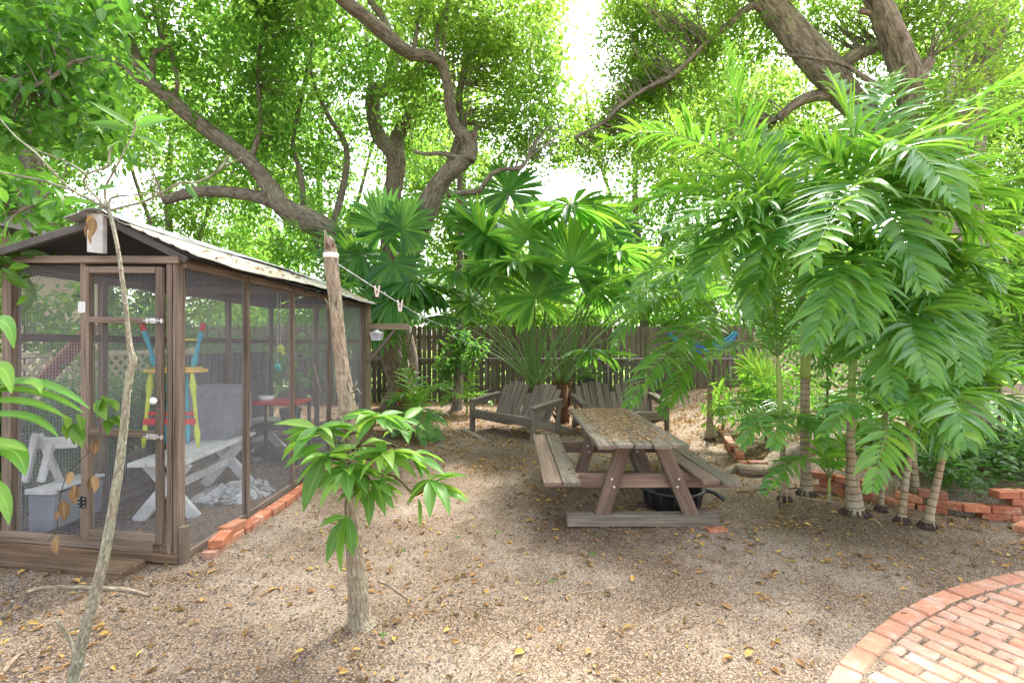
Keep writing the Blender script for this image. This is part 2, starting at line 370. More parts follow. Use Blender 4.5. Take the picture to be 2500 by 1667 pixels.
def _brick():
    t = BRICKT; P = t.coord(); oi = t.n('ShaderNodeObjectInfo').outputs['Random']; tn = t.attr('tint', 'Fac')
    r = t.math('FRACT', t.math('ADD', oi, tn))
    c = t.ramp(r, [(0, (.29, .10, .06)), (.3, (.42, .16, .085)), (.6, (.25, .115, .085)), (.8, (.46, .21, .12)), (1, (.34, .22, .17))])
    n = t.noise(P, 28, 4, .65); c = t.mix(.8, c, t.ramp(n, [(.3, .65), (.7, 1.25)]), 'MULTIPLY')
    c = t.mix(t.ramp(t.noise(P, 7, 5, .7), [(.52, 0), (.70, .6)]), c, (.46, .38, .30))
    return t.done(t.bsdf(c, .9, t.bump(n, .5, .004), spec=.15))
BRICK = _brick()
def _pbrick():
    t = NT('worn_paver_brick'); P = t.coord(); tn = t.attr('tint', 'Fac')
    c = t.ramp(tn, [(0, (.36, .17, .115)), (.25, (.44, .215, .135)), (.5, (.39, .21, .15)), (.75, (.46, .25, .165)), (1, (.38, .235, .18))])
    n = t.noise(P, 40, 4, .7); c = t.mix(.7, c, t.ramp(n, [(.3, .7), (.7, 1.2)]), 'MULTIPLY')
    c = t.mix(t.ramp(t.noise(P, 6, 5, .7), [(.50, 0), (.68, .55)]), c, (.5, .42, .36))
    return t.done(t.bsdf(c, .85, t.bump(n, .6, .004), spec=.2))
def patio():
    mb = MB(); u = Vector((.485, -.874, 0)); v = Vector((.874, .485, 0)); o = Vector((2.0, 2.5, 0)); Lb, Wb = .205, .099
    for i in range(-34, 45):
        for j in range(-18, 30):
            p = o + v * (i * Wb) + u * (j * Lb + (Lb / 2 if i % 2 else 0) + random.uniform(-.004, .004))
            if p.x < .9 or p.x > 8 or p.y > 4.2 or p.y < -1.5: continue
            q = patio_d(p.x, p.y)
            if q < .0: continue
            h = Vector((0, 0, -.014 + random.uniform(-.003, .003))); e0 = p - u * (Lb / 2 - .005); e1 = p + u * (Lb / 2 - .005)
            for _ in range(40):
                if min(patio_d(e0.x - v.x * .045, e0.y - v.y * .045), patio_d(e0.x + v.x * .045, e0.y + v.y * .045)) > .119: break
                e0 = e0 + u * .005
            for _ in range(40):
                if min(patio_d(e1.x - v.x * .045, e1.y - v.y * .045), patio_d(e1.x + v.x * .045, e1.y + v.y * .045)) > .119: break
                e1 = e1 - u * .005
            if (e1 - e0).dot(u) < .03: continue
            mb.beam(e0 + h, e1 + h, Wb - random.uniform(.006, .012), .05, (0, 0, 1), .009, j=.0028)
    a0 = 60
    na = int(2 * math.pi * PR / .215)
    for k in range(na):
        a = 2 * math.pi * k / na; rr = PR - .062 + random.uniform(-.008, .008)
        p = Vector((PC[0] + rr * math.cos(a), PC[1] + rr * math.sin(a), -.012 + random.uniform(-.004, .006))); tdir = Vector((-math.sin(a + random.uniform(-.05, .05)), math.cos(a), 0))
        if p.y < -1.5 or p.x > 8: continue
        mb.beam(p - tdir * .1, p + tdir * .1, .1, .05, (0, 0, 1), .008)
    # settle: tops just above the soil
    t = NT('x')
    bpy.data.materials.remove(t.m)
    o = mb.build('brick_patio', _pbrick()); tag(o, kind='structure')
    # sandy joints are the ground sheet below
patio()
def brick_mesh():
    mb = MB(); mb.beam((-.1, 0, 0), (.1, 0, 0), .095, .06, (0, 0, 1), .005, tint=0., j=.0015)
    o = mb.build('brick', BRICK); return o
_b0 = brick_mesh(); _used = [False]
def brick(x, y, z, rz, label, group, rx=0, ry=0, sc_=(1, 1, 1)):
    o = _b0 if not _used[0] else _b0.copy()
    if _used[0]: col.objects.link(o)
    _used[0] = True
    o.location = (x, y, z); o.rotation_euler = (rx, ry, rz); o.scale = sc_; tag(o, label, 'brick', group)
    return o
GC = 'bricks edging the wire cage'
for k in range(13):
    y = 3.42 + k * .21; j = random.uniform(-.012, .012)
    if y > 5.9: break
    brick(-2.10 + j, y, .028 + (0 if k else -.005), R(90) + random.uniform(-.06, .06), 'red brick in the low row beside the wire cage, ' + ('near the cage corner' if k < 4 else 'in the middle of the row' if k < 8 else 'at the far end'), GC)
brick(-2.13, 3.68, .09, R(82), 'loose red brick lying on top of the row beside the cage corner', GC, ry=.03)
brick(-2.09, 3.47, .085, R(100), 'first upper red brick at the near corner of the wire cage', GC)
GR = 'bricks of the garden bed edging'
def wallrow(pts, course, zb, jit=.02, lab=None, skip=0.0, off=0.):
    d = [0]
    for a, b in zip(pts[:-1], pts[1:]): d.append(d[-1] + math.dist(a, b))
    s = off + .1
    while s < d[-1] - .08:
        i = max(q for q in range(len(pts) - 1) if d[q] <= s); f = (s - d[i]) / (d[i + 1] - d[i])
        x = pts[i][0] + f * (pts[i + 1][0] - pts[i][0]); y = pts[i][1] + f * (pts[i + 1][1] - pts[i][1]); a = math.atan2(pts[i + 1][1] - pts[i][1], pts[i + 1][0] - pts[i][0])
        if random.random() >= skip:
            brick(x + random.uniform(-jit, jit), y + random.uniform(-jit, jit), zb + course * .063 + .025, a + random.uniform(-.22, .22), lab + ('' if 'crooked' not in lab and 'uneven' not in lab else ', behind the flared palm' if x < 3.42 else ', behind the leaning palms' if x < 3.85 else ', towards the right border'), GR, rx=random.uniform(-.06, .06), ry=random.uniform(-.06, .06))
        s += .212
seg1 = [(3.42, 8.0), (3.2, 7.2), (2.95, 6.4), (2.78, 5.75)]
seg2 = [(2.72, 5.62), (3.1, 5.55)]
seg3 = [(3.05, 4.95), (3.35, 4.62), (3.6, 4.38), (3.85, 4.14), (4.3, 4.06), (5.3, 3.98)]
for c in range(2): wallrow(seg1, c, 0, .015, 'red brick in the %s course of the short row running back past the picnic table' % ['lower', 'upper'][c], skip=.05, off=.05 * c)
for c in range(2): wallrow(seg2, c, 0, .03, 'red brick in the small pile near the picnic bench end', off=.06 * c)
for c in range(3): wallrow(seg3, c, 0, .025, 'red brick in the %s course of the crooked edging' % ['lowest', 'middle', 'third'][c], skip=.04 + .1 * (c == 2), off=.07 * (c % 2))
wallrow(seg3[3:], 3, 0, .02, 'red brick in the uneven top course of the edging', skip=.45)
brick(4.05, 3.82, .03, .5, 'single red brick lying loose on the soil in front of the bed edging', GR)
brick(1.62, 3.83, .01, .12, 'thin brick scrap under the front foot beam of the picnic table', GR, sc_=(.8, .8, .5))
# ---------------------------------------------------------------- picnic table
def picnic():
    T = empty('picnic_table', (0.97, 4.5, 0), 'weathered brown picnic table with leaf littered mossy top and attached benches', 'picnic table')
    cx = .965; y0, y1 = 3.52, 5.42
    for i in range(5):
        mb = MB(); x = cx - .272 + i * .136; e = random.uniform(-.02, .02)
        mb.beam((x, y0 + e, .73), (x + .004, y1 + e, .73), .131, .036, (0, 0, 1), .008, j=.003); mb.build('table_plank', WOODM, T)
    xl = .235; xr = 1.44
    for (x, m, e, yy) in ((xl + .07, WOODT, .0, 3.62), (xl + .215, WOODM, .0, 3.62), (xr + .07, WOODT, .1, 3.66), (xr + .22, WOODM, .0, 3.62)):
        mb = MB(); mb.beam((x, yy, .43), (x, yy + 1.86, .43), .138, .038, (0, 0, 1), .006, j=.002); mb.build('bench_plank', m, T)
    for D in (3.95, 5.2):
        mb = MB(); mb.beam((.447, D, .05), (1.68, D, .05), .09, .10, (0, 0, 1), .006); mb.build('foot_beam', WOODG if D < 4 else PLANKD, T)
        mb = MB(); mb.beam((.29, D + .045, .355), (1.80, D + .045, .355), .04, .115, (0, 0, 1), .005); mb.build('bench_support', WOODT, T)
        mb = MB(); mb.beam((.66, D + .045, .68), (1.3, D + .045, .68), .04, .07, (0, 0, 1), .005); mb.build('top_batten', WOODT, T)
        for s, xb, xt in ((-1, .70, .93), (1, 1.495, 1.20)):
            mb = MB(); mb.beam((xb, D - .022 if True else D, .0), (xt, D - .0, .70), .12, .045, (0, 1, 0), .005)
            lg = mb.build('leg', WOODT, T)
            mb = MB()
            for q in (.46, .55):
                px = xb + (xt - xb) * q + (.02 if q > .5 else -.02) * s
                mb.lathe((0, 0, 0), [(0.0001, .010), (.010, .007), (.013, 0)], 10)
                for k in range(len(mb.v) - 30, len(mb.v)):
                    a = mb.v[k]; mb.v[k] = (a[0] + px, D - .036 - a[2], a[1] + .70 * q)
            mb.build('bolt', STEEL, lg)
    mb = MB(); mb.beam((1.08, 4.03, .37), (1.02, 4.6, .70), .09, .04, (1, 0, 0), .004); mb.build('brace', WOODG, T)
    mb = MB(); mb.beam((.97, 5.12, .37), (1.0, 4.7, .70), .09, .04, (1, 0, 0), .004); mb.build('brace', WOODG, T)
picnic()
def pan():
    mb = MB(); c = Vector((1.46, 4.42, .0))
    mb.lathe(c, [(.001, .012), (.21, .012), (.225, 0), (.235, .02), (.262, .155), (.29, .16), (.295, .172), (.285, .18), (.258, .176), (.248, .16), (.222, .03), (.001, .022)], 40)
    for k in range(14):
        a = k * 2 * math.pi / 14; mb.beam(c + Vector((.238 * math.cos(a), .238 * math.sin(a), .02)), c + Vector((.266 * math.cos(a), .266 * math.sin(a), .15)), .014, .014)
    o = mb.build('drain_pan', BLACKP, None, tuple(c), True); tag(o, 'round black rubber pan with ribbed sides sitting under the picnic table', 'pan')
    h = MB(); h.tube([c + Vector((.27, -.08, .165)), c + Vector((.33, -.11, .16)), c + Vector((.38, -.15, .13)), c + Vector((.41, -.17, .105))], [.02, .018, .02, .022], 10, sub=3); h.build('handle', BLACKP, o, None, True)
    h = MB(); h.prism([c + Vector((-.27, -.06, .16)), c + Vector((-.33, -.02, .185)), c + Vector((-.27, .05, .16))], (0, 0, .018)); h.build('spout', BLACKP, o)
pan()
# ---------------------------------------------------------------- slatted garden benches
def gbench(name, L, ang, label, left_front, width=1.42):
    ux = Vector((math.cos(ang), math.sin(ang), 0)); uy = Vector((-math.sin(ang), math.cos(ang), 0)); o = Vector(left_front)
    T = empty(name, tuple(o + ux * width / 2 + uy * .3), label, 'garden bench', 'slatted two seat garden benches')
    P = lambda a, b, c: o + ux * a + uy * b + Vector((0, 0, c))
    for a in (.02, width - .02):
        mb = MB(); mb.beam(P(a, .03, 0), P(a, .03, .50), .05, .085, uy, .004); mb.build('front_leg', WOODG, T)
        mb = MB(); mb.beam(P(a, .0, .515), P(a + (.0), .66, .60), .12, .03, (0, 0, 1), .006); mb.beam(P(a, .07, .46), P(a, .6, .545), .03, .09); mb.build('armrest', WOODG, T)
        s = 1 if a < .5 else -1
        mb = MB(); mb.beam(P(a + .05 * s, .0, .30), P(a + .05 * s, .92, .05), .035, .13); mb.build('side_rail', WOODG, T)
        mb = MB(); mb.beam(P(a + .02 * s, .62, .12), P(a + .02 * s, .66, .58), .04, .07, uy); mb.build('rear_leg', WOODG, T)
    mb = MB(); mb.beam(P(.0, .0, .30), P(width, .0, .30), .03, .13); mb.build('front_board', WOODG, T)
    mb = MB()
    for k in range(6): mb.beam(P(.05, .05 + k * .088, .355 - k * .022), P(width - .05, .05 + k * .088, .355 - k * .022), .078, .022)
    mb.build('seat', WOODG, T)
    n = 11; mb = MB()
    for k in range(n):
        f = (k + .5) / n; h = (f * 2) % 1.0; top = .58 + .15 * math.sin(math.pi * min(1, max(0, h))) ** .6 - (.03 if k in (5,) else 0)
        a0 = .10 + f * (width - .2); fan = (f - .5) * .10
        mb.beam(P(a0, .47, .22), P(a0 + fan, .47 + .42 * (top - .0) , top + .08), .1, .022, uy, .005, j=.002)
    mb.build('backrest', WOODG, T)
    mb = MB(); mb.beam(P(.0, .70, .50), P(width, .70, .50), .03, .08); mb.build('back_rail', WOODG, T)
gbench('garden_bench', 1.4, math.atan2(7.14 - 8.12, .28 + .70), 'weathered slatted bench with double curved back beside the fan palm, turned left', (-.70, 8.12, .0))
gbench('garden_bench', 1.4, R(7), 'grey slatted two seat bench half hidden behind the picnic table', (1.12, 7.62, .0))
# ---------------------------------------------------------------- fences
def fences():
    Y = 11.3; T = empty('wooden_fence', (0, Y, 0), 'tall dark brown picket fence with light showing through the gaps', 'fence')
    mb = MB(); x = -11.0
    while x < 6.0:
        wd = random.uniform(.098, .108); g = random.choice([.008, .012, .014, .018, .024, .034]); h = 1.86 + random.uniform(-.012, .012); z0 = .02
        c = wd * .25; dy = random.uniform(-.004, .004); lean = random.uniform(-.006, .006)
        o = [Vector((x, Y + dy, z0)), Vector((x + wd, Y + dy, z0)), Vector((x + wd + lean, Y + dy, h - c)), Vector((x + wd - c + lean, Y + dy, h)), Vector((x + c + lean, Y + dy, h)), Vector((x + lean, Y + dy, h - c))]
        b = len(mb.v); mb.prism(o, (0, .018, 0)); r = random.random() * 30
        for k in range(b, len(mb.v)): p = mb.v[k]; mb.g[k] = (p[2] + r, p[0] + r, p[1])
        x += wd + g
    mb.build('pickets', WOODF, T)
    for z in (.35, 1.0, 1.6):
        m = MB(); m.beam((-11, Y + .042, z), (6, Y + .042, z), .045, .09); m.build('rail', WOODF, T)
    for k in range(7):
        m = MB(); m.beam((-10.8 + k * 2.75, Y + .12, 0), (-10.8 + k * 2.75, Y + .12, 1.8), .09, .09); m.build('post', WOODF, T)
    Y = 11.08; T = empty('chain_link_fence', (0, Y, 0), 'low chain link fence standing just in front of the wooden pickets', 'fence')
    top = 1.10; mb = MB()
    mb.tube([(-8, Y, top), (6, Y, top)], .022, 8); mb.build('top_rail', LINKM, T, None, True)
    mb = MB(); s = .062; x = -8
    while x < 7:
        for sgn in (1, -1):
            a = Vector((x, Y + .004 * sgn, .05)); b = Vector((x + sgn * (top - .05) * .95, Y + .004 * sgn, top))
            mb.beam(a, b, .0036, .0036, (0, 1, 0), .0005)
        x += s
    mb.build('wire_mesh', LINKM, T)
    for x in (-6.3, -3.4, -.6, 2.2, 5.0):
        mb = MB(); mb.tube([(x, Y + .02, 0), (x, Y + .02, top + .05)], .03, 8); mb.lathe((x, Y + .02, top + .05), [(.034, 0), (.034, .03), (.02, .05), (.001, .055)], 10); mb.build('post', LINKM, T, None, True)
fences()
def lattice(name, x0, x1, Y, z0, z1, label, axis='x', mat=CREAM, y1=None):
    T = empty(name, ((x0 + x1) / 2, Y, z0), label, 'lattice')
    a = Vector((x0, Y, 0)); b = Vector((x1, y1 if y1 is not None else Y, 0)); L = (b - a).length; u = (b - a) / L; n = Vector((-u.y, u.x, 0)); H = z1 - z0
    mb = MB(); s = .13
    for sg in (1, -1):
        k = -H
        while k < L + H:
            # line from (k,0) to (k+H,H) clipped
            q0, q1 = (k, 0.), (k + H * sg, H)
            pts = []
            t0, t1 = 0., 1.; dx = q1[0] - q0[0]
            for lim, side in ((0, 1), (L, -1)):
                v0 = (q0[0] - lim) * side; dv = dx * side
                if abs(dv) < 1e-9: continue
                tt = -v0 / dv
                if dv > 0: t0 = max(t0, tt)
                else: t1 = min(t1, tt)
            if t1 - t0 > .05:
                A = a + u * (q0[0] + dx * t0) + Vector((0, 0, z0 + H * t0)) + n * .006 * sg; B = a + u * (q0[0] + dx * t1) + Vector((0, 0, z0 + H * t1)) + n * .006 * sg
                mb.beam(A, B, .038, .009, n, .001)
            k += s
    mb.build('slats', mat, T)
    mb = MB()
    for z in (z0, z1): mb.beam(a + Vector((0, 0, z)), b + Vector((0, 0, z)), .035, .06)
    mb.build('rail', mat, T)
    for q in (a, b):
        mb = MB(); mb.beam(q + Vector((0, 0, z0 - .35)), q + Vector((0, 0, z1 + .05)), .07, .07); mb.build('post', mat, T)
lattice('lattice_panel', 4.60, 7.6, 9.1, .52, 1.62, 'cream lattice panel behind the palms at the end of the wooden fence')
lattice('lattice_panel', -5.3, -4.9, 4.1, .05, 1.35, 'pale lattice panel seen through the cage, standing by the neighbouring wall', y1=7.4)
def ornament():
    Y = 11.27; T = empty('fence_ornament', (4.5, Y, 1.3), 'wavy crescent shaped ornament striped blue and turquoise, hung on the wooden fence', 'ornament')
    P = [(1630, 812), (1650, 838), (1680, 856), (1712, 862), (1742, 860), (1772, 848), (1794, 830), (1806, 810)]
    U = [(1640, 812), (1662, 830), (1684, 838), (1706, 836), (1728, 842), (1752, 828), (1776, 824), (1792, 808)]
    def band(f0, f1, dy, th, m, nm):
        a = [at(*p, 11.2) for p in P]; b = [at(*p, 11.2) for p in U]
        def cr(l, t):
            i = min(int(t), len(l) - 2); f = t - i; e = lambda q: l[max(0, min(len(l) - 1, q))]
            return .5 * ((2 * e(i)) + (e(i + 1) - e(i - 1)) * f + (2 * e(i - 1) - 5 * e(i) + 4 * e(i + 1) - e(i + 2)) * f * f + (3 * e(i) - e(i - 1) - 3 * e(i + 1) + e(i + 2)) * f ** 3)
        n = 42; mb = MB(); vs = []
        for k in range(n + 1):
            t = k / n * 7; lo = cr(a, t); hi = cr(b, t); wv = .05 * math.sin(k * .9)
            for (f, y) in ((f0, 0), (f1, 0), (f1, -th), (f0, -th)):
                p = lo.lerp(hi, min(1.05, max(0, f + (wv if 0 < f < 1 else 0)))); vs.append(Vector((p.x, Y + dy + y, p.z)))
        fs = []
        for k in range(n):
            for q in range(4): fs.append((k * 4 + q, k * 4 + (q + 1) % 4, k * 4 + 4 + (q + 1) % 4, k * 4 + 4 + q))
        fs += [(3, 2, 1, 0), tuple(n * 4 + q for q in range(4))]
        mb.add(vs, fs); mb.build(nm, m, T)
    band(0, 1, 0, .03, BLUE, 'board'); band(.36, .52, -.031, .012, TURQ, 'stripe'); band(.86, 1.06, -.031, .012, TURQ, 'stripe')
ornament()
def pot(x, y, D, r, h, label, plant=False):
    c = at(x, y, D); T = empty('hanging_pot', tuple(c), label, 'plant pot', 'pots hooked on the fence')
    mb = MB(); mb.lathe(c, [(.001, 0), (r * .75, 0), (r, h * .85), (r * 1.08, h * .86), (r * 1.08, h), (r * .98, h), (r * .95, h * .9), (.001, h * .88)], 20); mb.build('pot', POTM, T, None, True)
    mb = MB(); mb.tube([c + Vector((0, r, h)), c + Vector((0, r * .9, h + .16)), c + Vector((0, r * 1.4, h + .2))], .005, 6); mb.build('hook', BLACKM, T, None, True)
    if plant:
        fb = FB(); n = 260; d = nrm(rng.normal(size=(n, 3)) * [1, 1, .5] + [0, 0, .5]); p = np.array(c) + [0, 0, h] + d * rng.uniform(.0, .3, (n, 1)) * [1, .6, 1.3]
        fb.strips(p, d, rng.normal(size=(n, 3)) + [0, 0, 1], rng.uniform(.1, .22, n), .022, rng.random(n), .6, (.1, 1, .05)); fb.build('foliage', LF_DARK, T)
pot(1438, 940, 10.95, .13, .17, 'dark hanging pot with a bushy plant on the fence behind the fan palm', True)
pot(1548, 944, 10.95, .13, .15, 'empty dark round pot hooked on the fence above the second bench')
pot(1683, 940, 10.95, .10, .14, 'small dark pot on the fence partly behind the drooping palm frond')
# ---------------------------------------------------------------- wire cage
FL, FR, BR, BL = Vector((-3.62, 3.46, .03)), Vector((-2.24, 3.30, 0)), Vector((-2.25, 7.25, 0)), Vector((-3.66, 7.35, 0))
def cage():
    T = empty('wire_cage', (-2.95, 5.3, 0), 'walk in brown timber cage with wire mesh walls and a weathered white gabled roof', 'cage')
    uF = (FR - FL).normalized(); uS = (BR - FR).normalized(); H = 2.07
    fp = lambda px: FL + (FR - FL) * ((px - 25) / (452 - 25))      # front, by fraction of its width
    nF = Vector((uF.y, -uF.x, 0)); nS = Vector((1, 0, 0)); Z = Vector((0, 0, 1))
    def B(nm, m, p, q, w, h, up=(0, 0, 1), par=T, **k):
        mb = MB(); mb.beam(p, q, w, h, up, .003, j=.0015, **k); return mb.build(nm, m, par)
    # posts
    for px, w in ((38, .075), (226, .04), (427, .04), (441, .036)):
        p = fp(px); B('post', WOODB, p - nF * .02 * 0 + Z * .0, p + Z * (H - .0), w, .07, nF)
    sideD = [4.08, 4.93, 5.92, 7.23]
    for D in sideD:
        p = Vector((-2.245, D, 0)); B('post', WOODB, p, p + Z * 2.05, .045, .045, nS)
    for D in (4.3, 5.2, 6.2, 7.3):
        p = Vector((-3.64, D, 0)); B('post', WOODB, p, p + Z * 2.05, .06, .05, nS)
    p = Vector((-2.95, 7.3, 0)); B('post', WOODB, p, p + Z * 2.05, .06, .05)
    B('corner_stake', WOODB, fp(458) - nF * -.02, fp(458) + nF * .02 + Z * .25, .05, .05)
    # rails
    B('top_rail', WOODB, FL + Z * (H - .02) + nF * .037, FR + Z * (H - .02) + nF * .037, .03, .05)
    B('bottom_rail', WOODB, FL + Z * .10 + nF * .037, fp(395) + Z * .10 + nF * .037, .035, .07)
    B('sill', PLANKD, FL + Z * .035 + nF * .035, FR + Z * .035 + nF * .035, .05, .055)
    B('top_rail', WOODB, FR + Z * 2.03, BR + Z * 2.03, .035, .06)
    B('bottom_rail', WOODB, FR + Z * .03 + nS * .0, BR + Z * .03, .03, .05)
    for z in (2.03, 1.50, .05): B('rail', WOODB, FL + Z * z + Vector((-.02, 0, 0)), BL + Z * z + Vector((.0, 0, 0)), .035, .06)
    for z in (2.03, 1.50, .05): B('rail', WOODB, BL + Z * z, BR + Z * z, .035, .06)
    B('cross_rafter', WOODB, Vector((-3.64, 5.2, 2.05)), Vector((-2.25, 5.2, 2.05)), .04, .07)
    # gable board
    g0_, g1_ = at(237, 617, 3.27), at(237, 521, 3.24); B('gable_board', WHITEW, g0_, g1_, .12, .035, nF)
    # wire mesh
    def net(nm, o, u, L, H_, n, par=T, cell=.0134, r=.00062, bulge=.0):
        mb = MB(); k = int(L / cell); m = int(H_ / cell)
        def P(a, z): return o + u * a + Z * z + n * (bulge * math.sin(math.pi * a / L) * math.sin(math.pi * z / H_) + .003 * math.sin(a * 9 + z * 7))
        vs, fs = [], []
        def wire(pts, sd):
            b = len(vs)
            for p in pts: vs.extend([p - sd * r, p + n * r, p + sd * r, p - n * r])
            for i in range(len(pts) - 1):
                for q in range(4): fs.append((b + i * 4 + q, b + i * 4 + (q + 1) % 4, b + i * 4 + 4 + (q + 1) % 4, b + i * 4 + 4 + q))
        for i in range(k + 1): a = min(L, i * cell); wire([P(a, H_ * q / 8) for q in range(9)], u)
        ns = max(2, int(L / .3))
        for i in range(m + 1): z = min(H_, i * cell); wire([P(L * q / ns, z) for q in range(ns + 1)], Z)
        mb.add(vs, fs); return mb.build(nm, WIRE, par)
    net('mesh_panel', fp(55), uF, (fp(218) - fp(55)).length, H - .05, nF)
    pr = [3.34] + sideD
    for a, b in zip(pr[:-1], pr[1:]): net('mesh_panel', Vector((-2.252, a, .0)), Vector((0, 1, 0)), b - a, 2.03, nS, bulge=random.uniform(-.02, .03))
    net('mesh_panel', Vector((-3.66, 3.5, 0)), Vector((0, 1, 0)), 3.8, 2.03, nS, cell=.027, r=.0016)
    net('mesh_panel', BL + Vector((0, .02, 0)), Vector((1, 0, 0)), 1.4, 2.03, Vector((0, 1, 0)), cell=.027, r=.0016)
    # shade cloth low on the far side
    mb = MB(); mb.box((-3.70, 6.3, .70), (.012, 2.0, 1.3)); mb.build('shade_panel', plain('shade_cloth', (.04, .045, .05), .9), T)
    # door
    d0, d1 = 240, 409; dz0, dz1 = .13, 2.0
    stile = MB(); stile.beam(fp(d0) + Z * dz0 + nF * .042, fp(d0) + Z * dz1 + nF * .042, .045, .03, nF, .003, j=.0015)
    DR = stile.build('door', WOODB, T)
    B('stile', WOODB, fp(d1) + Z * dz0 + nF * .042, fp(d1) + Z * dz1 + nF * .042, .05, .03, nF, DR)
    for z, h in ((dz1 - .022, .045), (1.635, .042), (.865, .045), (dz0 + .03, .07)):
        B('door_rail', WOODB, fp(d0 + 7) + Z * z + nF * .042, fp(d1 - 8) + Z * z + nF * .042, .03, h, (0, 0, 1), DR)
    net('door_mesh', fp(d0 + 5) + nF * .026 + Z * dz0, uF, (fp(d1 - 5) - fp(d0 + 5)).length, dz1 - dz0, nF, DR)
    for z, m in ((1.72, STEEL), (.38, BLACKM)):
        c = fp(232) + Z * z + nF * .060; mb = MB(); mb.beam(c - uF * .028, c + uF * .028, .075, .004, nF, .001); mb.tube([c - Z * .04, c + Z * .04], .006, 8)
        hg = mb.build('hinge', m, DR); mb = MB()
        for sx in (-.018, .018):
            for sz in (-.026, 0, .026): mb.beam(c + uF * sx + Z * sz, c + uF * sx + Z * sz + nF * .005, .008, .008, (0, 0, 1), .002)
        mb.build('screw', STEEL, hg)
    for z in (1.635, .855):
        c = fp(398) + Z * z + nF * .062; mb = MB(); mb.beam(c - uF * .05, c + uF * .04, .035, .004, nF, .001); mb.tube([c - uF * .06 + nF * .008, c + uF * .085 + nF * .008], .006, 8)
        for sx in (-.03, .03, .075): mb.beam(c + uF * sx - Z * .016 + nF * .008, c + uF * sx + Z * .016 + nF * .008, .012, .018, nF, .002)
        mb.build('latch', STEEL, DR)
    c = fp(406) + Z * 1.10 + nF * .06; mb = MB()
    mb.lathe((0, 0, 0), [(.008, 0), (.008, .015), (.022, .022), (.025, .032), (.018, .042), (.001, .045)], 16)
    mb.v = [tuple(c + Vector((a[0], -a[2], a[1]))) for a in mb.v]; mb.build('knob', WHITEP, DR, None, True)
    # roof
    t = NT('weathered_roof_sheet'); P = t.coord(); n1 = t.noise(P, (3, 1.2, 3), 5, .65); n2 = t.noise(P, 22, 4, .7); st = t.noise(P, (30, .8, 30), 2)
    c_ = t.ramp(n1, [(.3, (.30, .26, .19)), (.5, (.42, .39, .32)), (.7, (.35, .37, .36))]); c_ = t.mix(t.ramp(n2, [(.60, 0), (.72, .8)]), c_, (.20, .12, .06)); c_ = t.mix(.5, c_, t.ramp(st, [(.35, .7), (.6, 1.1)]), 'MULTIPLY')
    RM = t.done(t.bsdf(c_, .6, t.bump(n1, .3, .01), spec=.3))
    rx, rz = -2.75, 2.375
    def sheet(nm, xa, za, xb, zb, ya, yb, th, steps, ragged=0, mat=RM):
        ny = 40; prof = []
        for i in range(steps * 4 + 1):
            f = i / (steps * 4); prof.append((xa + (xb - xa) * f, za + (zb - za) * f + (.009 if i % 4 == 1 else 0)))
        vs, fs = [], []; m = len(prof)
        for q in range(ny + 1):
            y = ya + (yb - ya) * q / ny; jr = random.uniform(-ragged, ragged); sag = -.015 * math.sin(y * 2.1) * (1 if ragged else 0)
            for lay in (0, 1):
                for i, (x, z) in enumerate(prof):
                    e = (i / (m - 1)); vs.append(Vector((x + (jr * (xb - xa) / abs(xb - xa) if i == m - 1 else 0), y, z + sag * e - lay * th)))
        for q in range(ny):
            for i in range(m - 1):
                a = q * 2 * m + i; b = (q + 1) * 2 * m + i
                fs.append((a, a + 1, b + 1, b)); fs.append((a + m, b + m, b + m + 1, a + m + 1))
            a = q * 2 * m; b = a + 2 * m; fs.append((a, b, b + m, a + m)); a += m - 1; b += m - 1; fs.append((a, a + m, b + m, b))
        for q in (0, ny):
            for i in range(m - 1):
                a = q * 2 * m + i; fs.append((a, a + m, a + m + 1, a + 1) if q == 0 else (a, a + 1, a + m + 1, a + m))
        mb = MB(); mb.add(vs, fs); return mb.build(nm, mat, T)
    sheet('roof_sheet', rx, rz - .012, -2.08, 2.075, 3.20, 7.5, .008, 7, .02)
    sheet('roof_sheet', rx, rz - .012, -3.80, 2.05, 3.30, 7.5, .008, 7, .02)
    sheet('ridge_cap', rx, rz + .004, -2.54, 2.298, 3.17, 7.5, .005, 1, .012, plain('grey_flashing', (.42, .44, .46), .5, .0, dirt=(.12, .1, .08)))
    sheet('ridge_cap', rx, rz + .004, -2.95, 2.318, 3.17, 7.5, .005, 1, .012, plain('grey_flashing_left', (.42, .44, .46), .5, .0, dirt=(.12, .1, .08)))
    DL = plain('dark_roof_lining', (.055, .055, .06), .9)
    sheet('roof_lining', rx, rz - .03, -2.10, 2.055, 3.23, 7.45, .006, 2, 0, DL); sheet('roof_lining', rx, rz - .03, -3.78, 2.03, 3.33, 7.45, .006, 2, 0, DL)
    mb = MB(); mb.prism([Vector((-3.64, 7.46, 2.05)), Vector((-2.2, 7.46, 2.05)), Vector((rx, 7.46, rz - .04))], (0, .02, 0)); mb.build('gable_panel', DL, T)
    for D in (3.28, 5.2, 7.25):
        for xs, xe, ze in ((rx, -2.2, 2.09), (rx, -3.68, 2.08)):
            B('rafter', plain('dark_rafter', (.10, .09, .085), .9) if 'dark_rafter' not in bpy.data.materials else bpy.data.materials['dark_rafter'], Vector((xs, D, rz - .05)), Vector((xe, D, ze - .04)), .035, .05)
    # debris on the eave
    fb = FB(); n = 110; y = rng.uniform(3.4, 7.4, n); f = rng.random(n) ** .5; x = rx + (.66) * f
    p = np.stack([x, y, 2.375 - (x - rx) * .448 + .012], 1); a = rng.uniform(0, 6.28, n)
    fb.simple(p, np.stack([np.cos(a), np.sin(a), a * 0 - .1], 1), np.tile([.3, 0, 1.], (n, 1)), rng.uniform(.03, .07, n), rng.uniform(.012, .03, n), rng.random(n))
